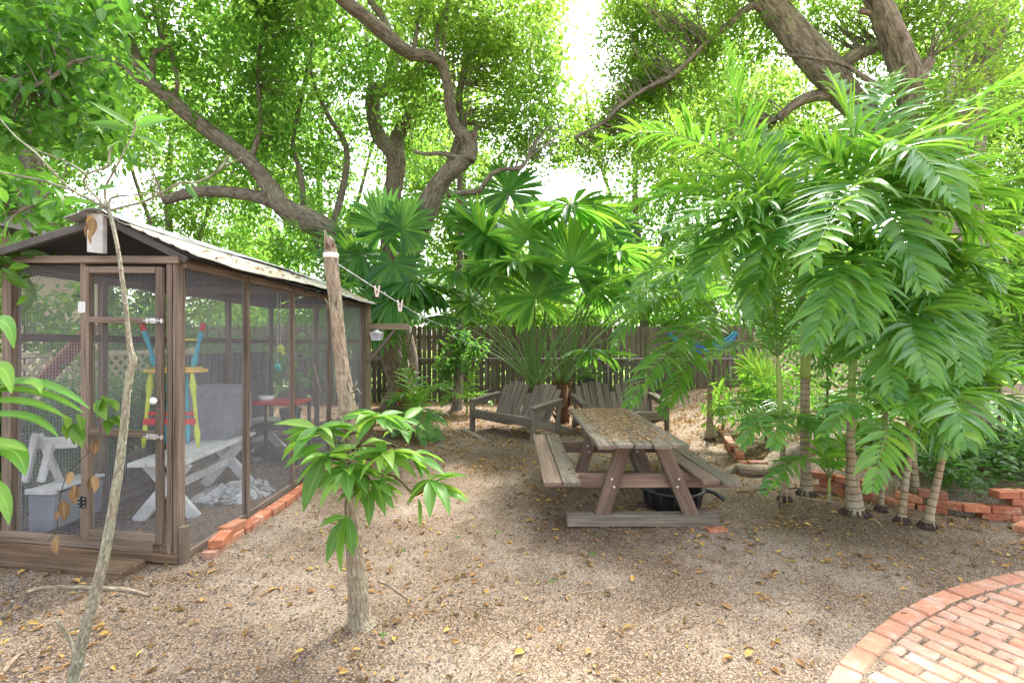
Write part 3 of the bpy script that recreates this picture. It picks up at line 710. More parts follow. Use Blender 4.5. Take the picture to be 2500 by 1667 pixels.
    o = fb.build('roof_litter', LITTER, T); o['kind'] = 'stuff'
cage()
mb = MB(); mb.beam((-3.62, 3.32, .025), (-2.46, 3.14, .02), .20, .055, (0, 0, 1), .01, j=.006); tag(mb.build('wooden_plank', PLANKD, None, (-3.0, 3.25, 0)), 'rotting dark plank lying on the gravel as a step before the cage door', 'plank')
def corner_post():
    T = empty('bracket_post', (-2.2, 7.45, 0), 'pale double timber post with a braced arm at the far corner of the cage', 'post')
    mb = MB(); mb.beam((-2.29, 7.42, -.02), (-2.29, 7.42, 2.14), .07, .1, (1, 0, 0)); mb.build('post', WOODP, T)
    mb = MB(); mb.beam((-2.212, 7.42, -.02), (-2.212, 7.42, 2.13), .07, .08, (1, 0, 0)); mb.build('post', WOODP, T)
    a = at(897, 797, 7.4); b = at(998, 797, 7.4); mb = MB(); mb.beam(a, b, .045, .09); mb.build('arm', WOODP, T)
    a = at(899, 884, 7.4); b = at(962, 808, 7.4); mb = MB(); mb.beam(a, b, .045, .085, (0, 1, 0)); mb.build('brace', WOODG, T)
corner_post()
def lantern():
    c = at(920, 829, 7.38); T = empty('hanging_lantern', tuple(c), 'small white square lantern hanging under the braced timber arm', 'lantern')
    mb = MB(); 
    vs = [c + Vector((sx * w_, sy * w_, z)) for (w_, z) in ((.055, 0), (.08, .105)) for sx, sy in ((-1, -1), (1, -1), (1, 1), (-1, 1))]
    mb.add(vs, [(3, 2, 1, 0), (4, 5, 6, 7)] + [(k, (k + 1) % 4, 4 + (k + 1) % 4, 4 + k) for k in range(4)]); mb.build('glass', plain('frosted_glass', (.7, .72, .74), .3), T)
    mb = MB()
    for sx, sy in ((-1, -1), (1, -1), (1, 1), (-1, 1)): mb.beam(c + Vector((sx * .058, sy * .058, 0)), c + Vector((sx * .083, sy * .083, .105)), .01, .01)
    mb.beam(c + Vector((-.06, 0, -.004)), c + Vector((.06, 0, -.004)), .12, .008); mb.build('frame', WHITEP, T)
    mb = MB(); mb.lathe(c + Vector((0, 0, .105)), [(.11, 0), (.112, .006), (.05, .025), (.028, .03), (.028, .045), (.001, .05)], 16); mb.build('lid', WHITEP, T, None, True)
    mb = MB(); mb.tube([c + Vector((0, 0, .15)), c + Vector((.012, 0, .165)), c + Vector((0, 0, .18)), c + Vector((-.012, 0, .165)), c + Vector((0, 0, .15))], .003, 6); mb.build('ring', STEEL, T, None, True)
lantern()
LA, LBp = at(826, 645, 2.58), at(1122, 800, 10.2)
def lineat(f): p = LA.lerp(LBp, f); return p + Vector((0, 0, -.10 * math.sin(math.pi * f)))
mb = MB(); mb.tube([lineat(k / 24) for k in range(25)], .0035, 5); tag(mb.build('clothesline', SOFTW, None, tuple(LA), True), 'thin pale clothesline running from the cut tree stump towards the fence', 'clothesline')
def pin(px, label):
    best = min((abs(((lineat(f / 500).x / lineat(f / 500).y) * FPX + 1250) - px), f / 500) for f in range(500))[1]
    p = lineat(best); T = empty('clothespin', tuple(p), label, 'clothespin', 'clothespins on the line'); s = .9 * p.y / 4.
    for sg in (-1, 1):
        mb = MB(); mb.beam(p + Vector((.022 * sg * s, 0, .035 * s)), p + Vector((.006 * sg * s, 0, -.07 * s)), .014 * s, .009 * s, (0, 1, 0), .001); mb.build('prong', PINW, T)
    mb = MB(); mb.tube([p + Vector((-.014 * s, 0, -.005)), p + Vector((.014 * s, 0, -.005))], .006 * s, 8); mb.build('spring', STEEL, T)
pin(920, 'wooden clothespin on the line nearer the cut tree'); pin(977, 'wooden clothespin on the line above the lantern arm')
# ---------------------------------------------------------------- things in the cage
def wbench(name, c, L, ang, label, ht=.50):
    u = Vector((math.cos(ang), math.sin(ang), 0)); v = Vector((-u.y, u.x, 0)); c = Vector(c); T = empty(name, tuple(c), label, 'bench', 'white crossed leg benches in the cage'); Z = Vector((0, 0, 1))
    for k in range(3):
        mb = MB(); mb.beam(c - u * L / 2 + v * (k - 1) * .145 + Z * ht, c + u * L / 2 + v * (k - 1) * .145 + Z * ht, .138, .035); mb.build('seat_plank', WHITEW, T)
    for s in (-1, 1):
        q = c + u * s * (L / 2 - .16)
        for k in (-1, 1):
            mb = MB(); mb.beam(q - v * .22 * k + u * .021 * k, q + v * .17 * k + u * .021 * k + Z * (ht - .02), .10, .038, u); mb.build('leg', WHITEW, T)
    mb = MB(); mb.beam(c - u * (L / 2 - .18) + Z * ht * .5, c + u * (L / 2 - .18) + Z * ht * .5, .04, .07); mb.build('stretcher', WHITEW, T)
wbench('white_bench', (-2.95, 4.58, 0), 1.34, R(95), 'white painted bench with crossed legs just inside the cage door')
wbench('white_bench', (-3.38, 6.35, 0), 1.0, R(90), 'second white bench with crossed legs against the far wall of the cage', .42)
def bin_():
    T = empty('storage_bin', (-3.02, 4.98, .52), 'grey plastic storage bin standing on the far end of the white bench', 'bin')
    x0, x1, y0, y1 = -3.30, -2.78, 4.82, 5.16
    mb = MB(); n = []
    for (a, b) in ((x0 + .05, .52), (x1 - .05, .52), (x1, .60), (x1, .97), (x1 - .03, 1.02), (x1 - .08, 1.05), (x0 + .08, 1.05), (x0 + .03, 1.02), (x0, .97), (x0, .60)): n.append(Vector((a, y0, b)))
    mb.prism(n, (0, y1 - y0, 0)); mb.build('bin_body', GREYP, T)
    mb = MB(); mb.beam((x0 - .01, y0 - .012, .63), (x1 + .01, y0 - .012, .63), .02, .10, (0, 0, 1), .008); mb.build('rim', GREYP, T)
    mb = MB()
    for k in range(4): mb.beam((x0 + .1 + k * .1, y0 - .008, .72), (x0 + .1 + k * .1, y0 - .008, .98), .014, .02, (0, 1, 0)); 
    mb.build('rib', GREYP, T)
bin_()
def turned(p, q, r, m, T, nm='leg'):
    mb = MB(); p = Vector(p); q = Vector(q); R_ = [.7, 1, 1.5, 1.1, .9, 1, 1, .9, 1.2, 1.7, 1.2, .8]
    mb.tube([p.lerp(q, i / (len(R_) - 1)) for i in range(len(R_))], [r * k for k in R_], 10); return mb.build(nm, m, T, None, True)
def stool():
    T = empty('painted_stool', (-3.05, 4.38, .52), 'yellow seated stool with lime and blue turned legs on the white bench', 'stool', 'brightly painted stools in the cage')
    c = Vector((-3.07, 4.42, 1.235))
    mb = MB(); mb.lathe(c, [(.001, -.014), (.27, -.014), (.28, 0), (.27, .014), (.001, .014)], 28, sx=1, sy=.6); mb.build('seat', YEL, T, None, True)
    for (dx, dy, m) in ((-.17, -.08, LIME), (.19, -.07, LIME), (-.13, .1, TEAL), (.02, .1, TEAL)):
        turned(c + Vector((dx * 1.35, dy * 1.2, -.69)), c + Vector((dx, dy, -.01)), .017, m, T)
    mb = MB(); mb.beam(c + Vector((-.22, -.10, -.45)), c + Vector((.24, -.09, -.45)), .03, .055); mb.beam(c + Vector((-.22, -.08, -.38)), c + Vector((.22, -.09, -.38)), .03, .03); mb.build('rung', REDP, T)
    T = empty('painted_stool', (-3.05, 4.42, 1.25), 'upturned stool with blue legs and red tips on the yellow seat', 'stool', 'brightly painted stools in the cage')
    c = Vector((-3.05, 4.42, 1.258)); mb = MB(); mb.lathe(c, [(.001, -.008), (.21, -.008), (.21, .008), (.001, .008)], 24, sy=.6); mb.build('seat', YEL, T, None, True)
    for (dx, dy) in ((-.16, -.06), (.02, -.07), (.16, -.04), (-.05, .09)):
        a = c + Vector((dx, dy, .01)); b = c + Vector((dx * 1.55, dy * 1.4, .34)); lg = turned(b, a, .018, TEAL, T)
        mb = MB(); mb.tube([b, b + (b - a).normalized() * .07], [.022, .02], 10); mb.build('cap', REDP, lg)
    mb = MB(); mb.beam(c + Vector((.02, -.08, .26)), c + Vector((.22, -.06, .26)), .02, .022); mb.build('rung', LIME, T)
stool()
def cart():
    T = empty('utility_cart', (-2.85, 6.0, 0), 'dark plastic shelf cart with a red top near the back of the cage', 'cart')
    for z, m, nm in ((.75, REDP, 'top'), (.45, BLACKP, 'shelf'), (.12, BLACKP, 'shelf')):
        mb = MB(); mb.box((-2.9, 6.05, z), (.62, .45, .035), 0, .01); mb.build(nm, m, T)
    for dx in (-.28, .28):
        for dy in (-.19, .19): mb = MB(); mb.tube([(-2.9 + dx, 6.05 + dy, 0), (-2.9 + dx, 6.05 + dy, .74)], .022, 8); mb.build('leg', BLACKP, T, None, True)
    tag(_mb((lambda m: m.lathe((-2.75, 6.0, .47), [(.001, 0), (.10, 0), (.13, .2), (.135, .2), (.12, .19), (.09, .01)], 18))).build('bucket', GREYP, None, (-2.75, 6.0, .47), True), 'grey bucket on the middle shelf of the red topped cart', 'bucket')
    tag(_mb((lambda m: m.lathe((-3.02, 5.95, .77), [(.001, 0), (.07, 0), (.095, .06), (.09, .06), (.065, .01)], 18))).build('feed_bowl', WHITEP, None, (-3.02, 5.95, .77), True), 'white bowl on the red top of the cage cart', 'bowl')
def _mb(f): m = MB(); f(m); return m
cart()
def toy(x, y, D, s, m, label, strc=.35):
    c = at(x, y, D); T = empty('hanging_toy', tuple(c), label, 'bird toy', 'bird toys hanging in the cage')
    mb = MB(); mb.tube([c + Vector((0, 0, s * .5)), c + Vector((0, 0, 2.03 - c.z))], .003, 5); mb.build('cord', SOFTW, T)
    mb = MB(); mb.lathe(c, [(.001, -s * .5), (s * .35, -s * .4), (s * .5, 0), (s * .3, s * .35), (.001, s * .5)], 12); mb.lathe(c + Vector((s * .3, 0, -s * .5)), [(.001, -s * .3), (s * .3, 0), (.001, s * .3)], 10); mb.build('bead', m, T, None, True)
toy(678, 893, 5.2, .075, TURQ, 'turquoise bird toy hanging at mid height in the cage'); toy(716, 858, 6.3, .08, TURQ, 'turquoise block toy hanging further back in the cage'); toy(685, 850, 5.6, .10, LIME, 'pale green bird toy hanging beside the cage post'); toy(203, 925, 4.2, .045, TEAL, 'small blue ball toy hanging behind the left cage panel')
mb = MB(); mb.tube([at(763, 880, 6.3), at(774, 920, 6.2), at(784, 957, 6.1)], [.012, .011, .010], 6); mb.tube([at(763, 880, 6.3), at(764, 860, 6.3) , Vector((at(764, 860, 6.3).x, 6.3, 2.03))], .003, 4); tag(mb.build('perch', STICKM, None, tuple(at(774, 920, 6.2))), 'bare stick perch hanging near the back of the cage', 'perch')
mb = MB(); mb.beam(at(95, 940, 4.6), at(232, 792, 5.2), .03, .14, (0, 0, 1)); tag(mb.build('leaning_board', plain('red_brown_board', (.22, .075, .05), .8), None, tuple(at(109, 921, 4.6))), 'red brown board leaning diagonally behind the left cage panel', 'board')
fb = FB(); n = 900; a = rng.uniform(0, 6.28, n); r_ = rng.random(n) ** .5; p = np.stack([-2.72 + r_ * np.cos(a) * .26, 4.75 + r_ * np.sin(a) * .40, .01 + .07 * (1 - r_) + rng.random(n) * .03], 1)
fb.strips(p, np.stack([np.cos(a * 3), np.sin(a * 3), rng.uniform(-.3, .5, n)], 1), np.tile([0, 0, 1.], (n, 1)), .12, .02, rng.random(n), .7, (1, 1, 1, .8))
tag(fb.build('crumpled_netting', SOFTW, None, (-2.72, 4.75, 0)), 'crumpled white netting heaped on the cage floor under the bench', 'netting')
mb = MB(); mb.prism([Vector((-3.60, 3.60, 0.02)), Vector((-3.42, 3.60, .10)), Vector((-3.40, 3.60, .36)), Vector((-3.60, 3.60, .36))], (0, .42, 0)); o = mb.build('plastic_tub', GREYP, None, (-3.5, 3.8, .02)); tag(o, 'blue grey plastic tub in the left front corner of the cage', 'tub')
mb = MB(); mb.beam((-3.61, 3.59, .385), (-3.38, 3.59, .385), .03, .04); mb.beam((-3.50, 3.60, .39), (-3.50, 4.03, .39), .22, .02); mb.build('lid', WHITEW, o)
T = empty('sawhorse', tuple(at(92, 1180, 3.85)), 'small white painted sawhorse behind the left panel of the cage', 'sawhorse')
for a, b, w_, nm in (((88, 1058, 3.72), (62, 1175, 3.72), .05, 'leg'), ((124, 1085, 3.72), (100, 1175, 3.72), .05, 'leg'), ((96, 1058, 3.9), (150, 1180, 3.9), .05, 'leg'), ((80, 1082, 3.74), (190, 1078, 3.86), .09, 'top_bar')):
    mb = MB(); mb.beam(at(*a), at(*b), .03, w_); mb.build(nm, WHITEW, T)
# neighbouring house behind the cage
def house():
    T = empty('neighbouring_house', (-8, 9, 0), 'cream walled house glimpsed behind the cage and trees at the left edge', 'house')
    mb = MB(); mb.box((-10.9, 7.2, 1.6), (6.0, 4.4, 3.2), 0, .01); mb.build('wall', WALLM, T)
    mb = MB(); mb.prism([Vector((-14.3, 4.6, 3.2)), Vector((-7.5, 4.6, 3.2)), Vector((-10.9, 4.6, 4.6))], (0, 5.2, 0)); mb.build('roof', plain('grey_shingles', (.12, .11, .10), .9), T)
    for y in (5.9,):
        mb = MB(); mb.box((-7.89, y, 1.7), (.06, 1.0, 1.1)); f = mb.build('window', WHITEW, T); mb = MB(); mb.box((-7.855, y, 1.7), (.01, .86, .96)); mb.build('pane', DARKW, f)
house()
# ---------------------------------------------------------------- trees
def cloud(fb, ells, leaf, per, r, seed, size_var=.35, flat=.6, wid=.5, droop=.3, detail=False, strand=False):
    g = np.random.default_rng(seed); C = []
    for (c, rad, n) in ells:
        d = nrm(g.normal(size=(n, 3))); q = g.random((n, 1)) ** (1 / 2.2); C.append(np.array(c) + d * q * np.array(rad))
    C = np.concatenate(C); m = len(C) * per
    cr = np.repeat(g.uniform(.55, 1.35, len(C)), per)[:, None] * r
    axis = nrm(g.normal(size=(len(C), 3)) * [1, 1, .5]); ax = np.repeat(axis, per, 0); s = g.uniform(-1, 1, (m, 1))
    off = ax * s * 1.3 + g.normal(size=(m, 3)) * .42
    P = np.repeat(C, per, 0) + off * cr
    D = nrm(ax * .5 + off * .5 + g.normal(size=(m, 3)) * .55 + [0, 0, -droop]); N = nrm(g.normal(size=(m, 3)) * flat + [0, 0, 1])
    L = leaf * g.uniform(1 - size_var, 1 + size_var, m); T = np.clip(np.repeat(g.random(len(C)), per) * .6 + g.random(m) * .4, 0, 1)
    if detail: fb.strips(P, D, N, L, L * wid, T, .25, (.12, .85, 1, .65, .06), .15)
    else: fb.simple(P, D, N, L, L * wid, T)
    return C
def branches(mb, C, limbs, prob, r0, seed, n=4):
    g = random.Random(seed); pts = [Vector(p) for L in limbs for p in L]
    for c in C:
        if g.random() > prob: continue
        c = Vector(c); q = min(pts, key=lambda p: (p - c).length + max(0, p.z - c.z) * .6)
        d = (c - q).length
        if d > 4: continue
        m1 = q.lerp(c, .35) + Vector((g.uniform(-.12, .12) * d, g.uniform(-.12, .12) * d, g.uniform(0, .15) * d)); m2 = q.lerp(c, .7) + Vector((g.uniform(-.1, .1) * d, g.uniform(-.1, .1) * d, g.uniform(-.05, .12) * d))
        mb.tube([q, m1, m2, c], [r0 * (.5 + d * .3), r0 * (.4 + .2 * d), r0 * .35, r0 * .15], n, cap=False, sub=2)
def limb(mb, pts, n=12, rough=.10, sub=5):
    P = [at(x, y, D) for (x, y, D, w_) in pts]; r = [w_ / FPX * D / 2 for (x, y, D, w_) in pts]
    mb.tube(P, r, n, rough, True, sub=sub)
    out = []
    for a, b in zip(P[:-1], P[1:]): out += [a.lerp(b, k / 4) for k in range(4)]
    return out + [P[-1]]
def tree(name, label, limbs, ells, leaf, per, r, seed, mat, bm, tw=.35, cat='tree', group=None, n=14, rough=.1, detail=False, **k):
    x, y, D, w_ = limbs[0][0]; b = at(x, y, D); T = empty(name, (b.x, b.y, max(0, g0(b.x, b.y)) if b.z < .6 else b.z), label, cat, group)
    mb = MB(); L = [limb(mb, l, n if i == 0 else 10, rough) for i, l in enumerate(limbs)]
    fb = FB(); C = cloud(fb, ells, leaf, per, r, seed, detail=detail, **k)
    branches(mb, C, L, tw, .012, seed); mb.build('trunk', bm, T, None, True); fb.build('crown', mat, T, None, False)
    return T
def E(x, y, D, rx, ry, rz, n): return (tuple(at(x, y, D)), (rx, ry, rz), n)
GB = 'tall trees beyond the fence'
# left limb tree
tree('spreading_tree', 'leaning tree with a long bare limb rising up to the left over the cage roof',
     [[(1000, 1008, 10.6, 60), (940, 820, 10.2, 56), (870, 640, 9.6, 54), (800, 565, 9.2, 56), (740, 535, 9.0, 58), (690, 505, 8.8, 46), (640, 430, 8.7, 38), (586, 372, 8.5, 36), (500, 311, 8.3, 34), (411, 239, 8.1, 34), (357, 185, 8.0, 32), (304, 89, 7.9, 28), (250, 0, 7.8, 26), (200, -90, 7.7, 22)],
      [(690, 500, 8.8, 40), (620, 478, 8.9, 30), (540, 468, 9.0, 28), (470, 470, 9.0, 26), (400, 490, 9.0, 20)],
      [(370, 200, 8.0, 16), (376, 130, 8.0, 11), (400, 115, 8.0, 10), (385, 60, 8.0, 9), (372, 0, 8., 9)], [(420, 240, 8.1, 12), (433, 200, 8.1, 9), (405, 80, 8.2, 7), (390, 0, 8.2, 6)],
      [(375, 215, 8., 14), (330, 190, 7.9, 9), (300, 155, 7.9, 11)], [(610, 400, 8.6, 14), (636, 300, 8.6, 12), (630, 180, 8.6, 9), (640, 60, 8.6, 8)],
      [(320, 110, 7.9, 12), (329, 60, 7.9, 10), (372, 35, 7.9, 7), (378, 0, 7.9, 6)]],
     [((-.4, 6.3, 8.6), (3.4, 2.3, .8), 200), ((-3.6, 5.2, 8.0), (2., 2.2, .8), 80), E(520, 120, 8.6, 2.2, 1.3, 1.6, 150), E(300, 200, 9.2, 1.6, 1.2, 1.6, 70), E(700, 60, 8.6, 1.5, 1.2, 1.4, 80), E(650, 330, 9.4, 1.2, 1, 1.2, 60), E(460, -120, 8.2, 3, 1.8, 1.2, 110), E(200, -60, 7, 1.5, 1.6, 1.0, 50)],  # leading clusters hang unseen overhead, added to shade the left foreground
     .105, 36, .30, 11, LF_BACK, BARK_A, .5)
tree('forked_tree', 'tree with a twisted trunk forking into two stubby limbs left of centre',
     [[(985, 1005, 10.9, 46), (1000, 900, 10.9, 40), (975, 760, 10.7, 40), (950, 600, 10.5, 42), (950, 518, 10.4, 42), (964, 429, 10.3, 42), (964, 379, 10.2, 46), (925, 332, 10.2, 36), (911, 268, 10.1, 34), (915, 228, 10.1, 34), (950, 212, 10.1, 26), (957, 170, 10.1, 26), (964, 130, 10.1, 30), (975, 60, 10, 22)],
      [(964, 375, 10.2, 42), (970, 335, 10.2, 34), (990, 300, 10.2, 30), (1003, 270, 10.2, 22), (1040, 245, 10.3, 20), (1100, 240, 10.4, 14)],
      [(913, 235, 10.1, 16), (903, 190, 10.2, 14), (898, 140, 10.2, 11), (890, 60, 10.2, 9)], [(790, 620, 9.9, 16), (835, 470, 9.9, 16), (845, 360, 9.9, 14), (800, 280, 9.9, 11), (760, 180, 9.9, 9), (765, 80, 9.9, 7)],
      [(745, 560, 9.4, 14), (735, 430, 9.4, 12), (715, 350, 9.4, 10), (740, 220, 9.5, 9), (765, 80, 9.5, 7)]],
     [E(880, 200, 10.8, 1.6, 1.2, 1.6, 90), E(800, 400, 11, 1.5, 1.1, 1.4, 80), E(1000, 330, 10.9, 1.0, .9, 1.1, 40), E(900, -40, 10, 2.4, 1.6, 1.4, 110), E(960, 180, 9.2, 1, .7, .9, 34)],
     .10, 36, .30, 12, LF_BACK, BARK_A, .5)
tree('twisted_tree', 'gnarled tree whose trunk doubles back into a thick limb arching across the top centre',
     [[(960, 1000, 10.6, 66), (972, 960, 10.5, 50), (978, 900, 10.4, 46), (955, 840, 10.2, 46), (965, 720, 9.9, 46), (1000, 620, 9.6, 50), (1030, 540, 9.4, 54), (1060, 470, 9.3, 50), (1090, 425, 9.2, 44), (1125, 398, 9.1, 40), (1140, 382, 9., 34)],
      [(1142, 392, 9., 36), (1146, 362, 9., 40), (1135, 335, 8.9, 32), (1112, 310, 8.8, 26), (1098, 260, 8.6, 26), (1094, 215, 8.4, 26), (1080, 160, 8.2, 28), (1050, 138, 8.0, 30), (1010, 132, 7.8, 30), (975, 112, 7.6, 32), (935, 78, 7.4, 34), (890, 40, 7.2, 34), (840, 2, 7.0, 34), (790, -50, 6.9, 34)],
      [(1147, 352, 9., 26), (1158, 332, 8.95, 22), (1155, 318, 8.9, 18)], [(1140, 395, 9., 16), (1110, 382, 9., 13), (1075, 374, 8.9, 11), (1045, 376, 8.9, 9), (1010, 370, 8.9, 6)],
      [(1095, 475, 9.2, 14), (1140, 470, 9., 14), (1170, 465, 8.9, 15), (1200, 425, 8.8, 13), (1235, 412, 8.8, 10), (1270, 410, 8.7, 11), (1290, 385, 8.7, 7)],
      [(955, 95, 7.5, 22), (935, 45, 7.6, 18), (910, 10, 7.6, 18), (880, -40, 7.6, 16)], [(1010, 125, 7.8, 14), (1020, 60, 7.9, 9), (1035, -10, 8, 7)], [(1068, 145, 8.1, 10), (1070, 60, 8.1, 8), (1100, -10, 8.1, 7)], [(1090, 430, 9.3, 24), (1130, 300, 9.5, 22), (1120, 240, 9.5, 18), (1150, 100, 9.6, 14)]],
     [E(1080, 60, 8.6, 1.3, 1, 1.1, 75), E(1210, 150, 9.4, 1.35, 1.1, 1.5, 120), E(1150, -60, 8.4, 2.2, 1.5, 1.1, 90), E(1260, 340, 10, 1.3, .8, .9, 50), E(1320, 90, 10.5, .7, .8, 1.3, 60), E(1330, 230, 10.5, .9, .6, .6, 44), E(1400, 330, 10.5, 1., .6, .6, 50), E(1010, 200, 8.8, .6, .6, .8, 22), E(830, -100, 7, 1.7, 1.2, .9, 50)],
     .095, 38, .28, 13, LF_YEL, BARK_A, .5)
T_ = next(o for o in bpy.data.objects if o.name == 'twisted_tree'); mb = MB()
for i in range(34):
    x0 = random.choice([random.uniform(990, 1095), random.uniform(1085, 1150)]); y0 = 150 if x0 < 1090 else random.uniform(200, 350); D0 = 8.1 if x0 < 1090 else 8.8
    dx = random.uniform(-35, 50); h = random.uniform(110, 300); w_ = random.uniform(.004, .011)
    mb.tube([at(x0, y0, D0), at(x0 + dx * .3, y0 - h * .4, D0 + random.uniform(-.1, .2)), at(x0 + dx, y0 - h, D0 + random.uniform(-.3, .3))], [w_, w_ * .7, w_ * .3], 5, sub=3)
mb.build('shoots', BARK_P, T_, None, True)
tree('slender_tree', 'slim straight dark trunk standing before the wooden fence left of the fan palm', [[(1113, 1008, 10.2, 34), (1117, 970, 10.2, 24), (1121, 850, 10.2, 17), (1122, 700, 10.2, 17), (1124, 560, 10.2, 15), (1122, 440, 10.2, 12), (1130, 300, 10.2, 9)]],
     [E(1120, 860, 10.0, .32, .3, .5, 20), E(1090, 900, 10, .25, .25, .3, 12), E(1160, 860, 10., .3, .25, .35, 10)], .10, 20, .13, 14, LF_DARK, BARK_A, .4, n=10)
tree('large_oak', 'massive old tree with rough bark whose thick limbs fan out at the top right',
     [[(2330, 1120, 6.6, 190), (2320, 1000, 6.6, 130), (2325, 860, 6.6, 110), (2330, 740, 6.6, 104), (2335, 600, 6.7, 98), (2340, 480, 6.8, 92), (2345, 380, 6.9, 88), (2355, 250, 7.0, 84), (2385, 120, 7.1, 86), (2410, 0, 7.2, 82), (2430, -100, 7.3, 76)],
      [(2330, 740, 6.6, 96), (2380, 660, 6.3, 82), (2440, 615, 6.0, 72), (2520, 590, 5.7, 66), (2640, 560, 5.4, 60)],
      [(2325, 640, 6.6, 80), (2260, 480, 6.3, 52), (2226, 330, 6.1, 44), (2222, 240, 6.0, 54), (2215, 185, 5.9, 66), (2190, 110, 5.8, 58), (2165, 50, 5.7, 52), (2135, -20, 5.6, 48), (2100, -90, 5.5, 44)],
      [(2225, 220, 6., 40), (2250, 175, 5.9, 34), (2268, 145, 5.85, 30)],
      [(2310, 560, 6.7, 70), (2200, 370, 6.6, 62), (2130, 300, 6.5, 58), (2060, 230, 6.4, 64), (2010, 165, 6.3, 70), (1950, 95, 6.3, 70), (1890, 20, 6.3, 64), (1830, -50, 6.3, 56)],
      [(2160, 40, 5.7, 22), (2120, 30, 5.7, 16), (2098, 28, 5.7, 12)],
      [(2055, 160, 6.5, 36), (2100, 130, 6.5, 34), (2150, 110, 6.5, 30)], [(2030, 230, 6.4, 34), (1985, 235, 6.5, 28), (1940, 255, 6.5, 24), (1900, 290, 6.6, 20)],
      [(1960, 100, 6.3, 24), (1850, 15, 6.3, 18), (1780, 60, 6.4, 15), (1730, 100, 6.5, 14), (1685, 145, 6.5, 12), (1640, 185, 6.6, 11), (1580, 215, 6.6, 10), (1520, 255, 6.7, 9), (1470, 300, 6.8, 8), (1405, 335, 6.9, 7)],
      [(2180, 230, 6., 12), (2110, 190, 6., 13), (2050, 155, 6, 9), (1900, 130, 6., 5)]],
     [E(1880, 30, 7.4, 1.5, .7, 1.1, 120), E(1650, 90, 7.0, 1.4, 1.0, .9, 110), E(1620, 330, 7.6, 1.7, .9, .8, 110), E(2150, 60, 6.8, 1.1, .9, .9, 80), E(2350, 60, 6.2, 1.1, .8, 1.1, 90), E(2000, 330, 7.2, 1.2, .8, .7, 60), E(1850, -120, 6.2, 2.4, 1.6, .8, 130), E(2350, -120, 6, 1.8, 1.6, .8, 80), E(2480, 250, 7, .9, .8, 1.2, 60), E(1480, 360, 8, .9, .6, .5, 40), E(1570, 50, 7.4, .55, .7, .7, 60), E(1560, 200, 7.6, .5, .5, .5, 50), E(1490, 280, 7.8, .4, .5, .35, 26), E(1540, -30, 7.4, .4, .6, .6, 36), E(2250, 330, 6, .5, .5, .5, 30)],
     .058, 58, .22, 15, LF_YEL, BARK_O, .6, n=20, rough=.12)
tree('dark_trunk_tree', 'dark grey trunk leaning at the far left edge above the cage', [[(70, 1010, 8.6, 60), (85, 620, 8.4, 52), (80, 480, 8.3, 50), (65, 330, 8.2, 46), (30, 200, 8.1, 42), (0, 120, 8.0, 40), (-60, 0, 8, 36)]],
     [E(80, 330, 9.4, 1.7, 1.2, 1.3, 60), E(60, 80, 9, 2, 1.2, 1.6, 80), E(120, 560, 9.6, 1.4, .8, .8, 50), E(-150, 200, 7.5, 1.8, 1.5, 2, 60)], .11, 38, .32, 16, LF_BACK, BARK_A)
# broad leaved branch hanging in from the upper left
tree('broadleaf_tree', 'glossy broad leaved branches hanging in from the upper left corner', [[(-420, 1500, 3.3, 120), (-330, 800, 3.6, 90), (-240, 300, 3.9, 60), (-100, 150, 4.0, 30), (60, 215, 4.0, 10), (180, 150, 4.0, 6)], [(-240, 300, 3.9, 40), (-60, 30, 4.0, 22), (120, -10, 4.1, 12), (260, 10, 4.1, 7)], [(-260, 420, 3.8, 30), (-60, 520, 3.6, 12), (60, 510, 3.5, 7), (120, 470, 3.5, 5)]],
     [E(60, 90, 4.2, .75, .5, .42, 44), E(210, 150, 4.3, .42, .4, .30, 22), E(50, 260, 4.1, .5, .4, .3, 22), E(180, 330, 4.4, .5, .4, .25, 18), E(40, 470, 3.6, .36, .3, .22, 16), E(150, 250, 5, .6, .4, .4, 18), E(180, 0, 4., .45, .4, .18, 16), E(20, 610, 3.4, .22, .2, .16, 5), E(-200, 200, 3.6, .8, .7, 1, 40)],
     .125, 13, .17, 17, LF_BROAD, BARK_A, .55, detail=True, wid=.42, rough=.06)
# trees beyond the fence
kinds = [('pale green tree beyond the fence', LF_BACK), ('yellow green tree beyond the fence', LF_YEL)]
spots = [(-330, 15.5, 1, 'at the far left behind the house'), (60, 14.5, 0, 'above the left end of the cage roof'), (420, 16.5, 1, 'seen between the long bare limb and the cage roof'), (790, 14.5, 0, 'behind the forked trunks'), (1140, 16.5, 1, 'behind the twisted limb'), (1560, 15.5, 0, 'behind the tops of the fan palms'), (1880, 17, 1, 'above the fence ornament'), (2250, 15, 0, 'behind the thick oak limbs'), (2640, 14.5, 1, 'at the far right edge')]
for i, (px, D) in enumerate([(-500, 20), (100, 21), (650, 20.5), (1250, 21), (1720, 20.5), (2100, 21.5), (2800, 20)]):
    b = Vector(((px - 1250) / FPX * D, D, 0)); z_ = lambda z: 833 - (z - 1.5) * FPX / D
    tree('background_tree', 'far tree filling the gap low behind the fence, %s from the left' % ['first', 'second', 'third', 'fourth', 'fifth', 'sixth', 'last'][i], [[(px, z_(0), D, 20), (px + 15, z_(4), D, 14), (px, z_(9), D, 5)]], [((b.x + random.uniform(-1, 1), D, z), (3.6, 1.0, 1.5), 80) for z in (1.6, 3.4, 5.2)], .2, 36, .55, 90 + i, LF_BACK, BARK_A, .05, group=GB, n=7)
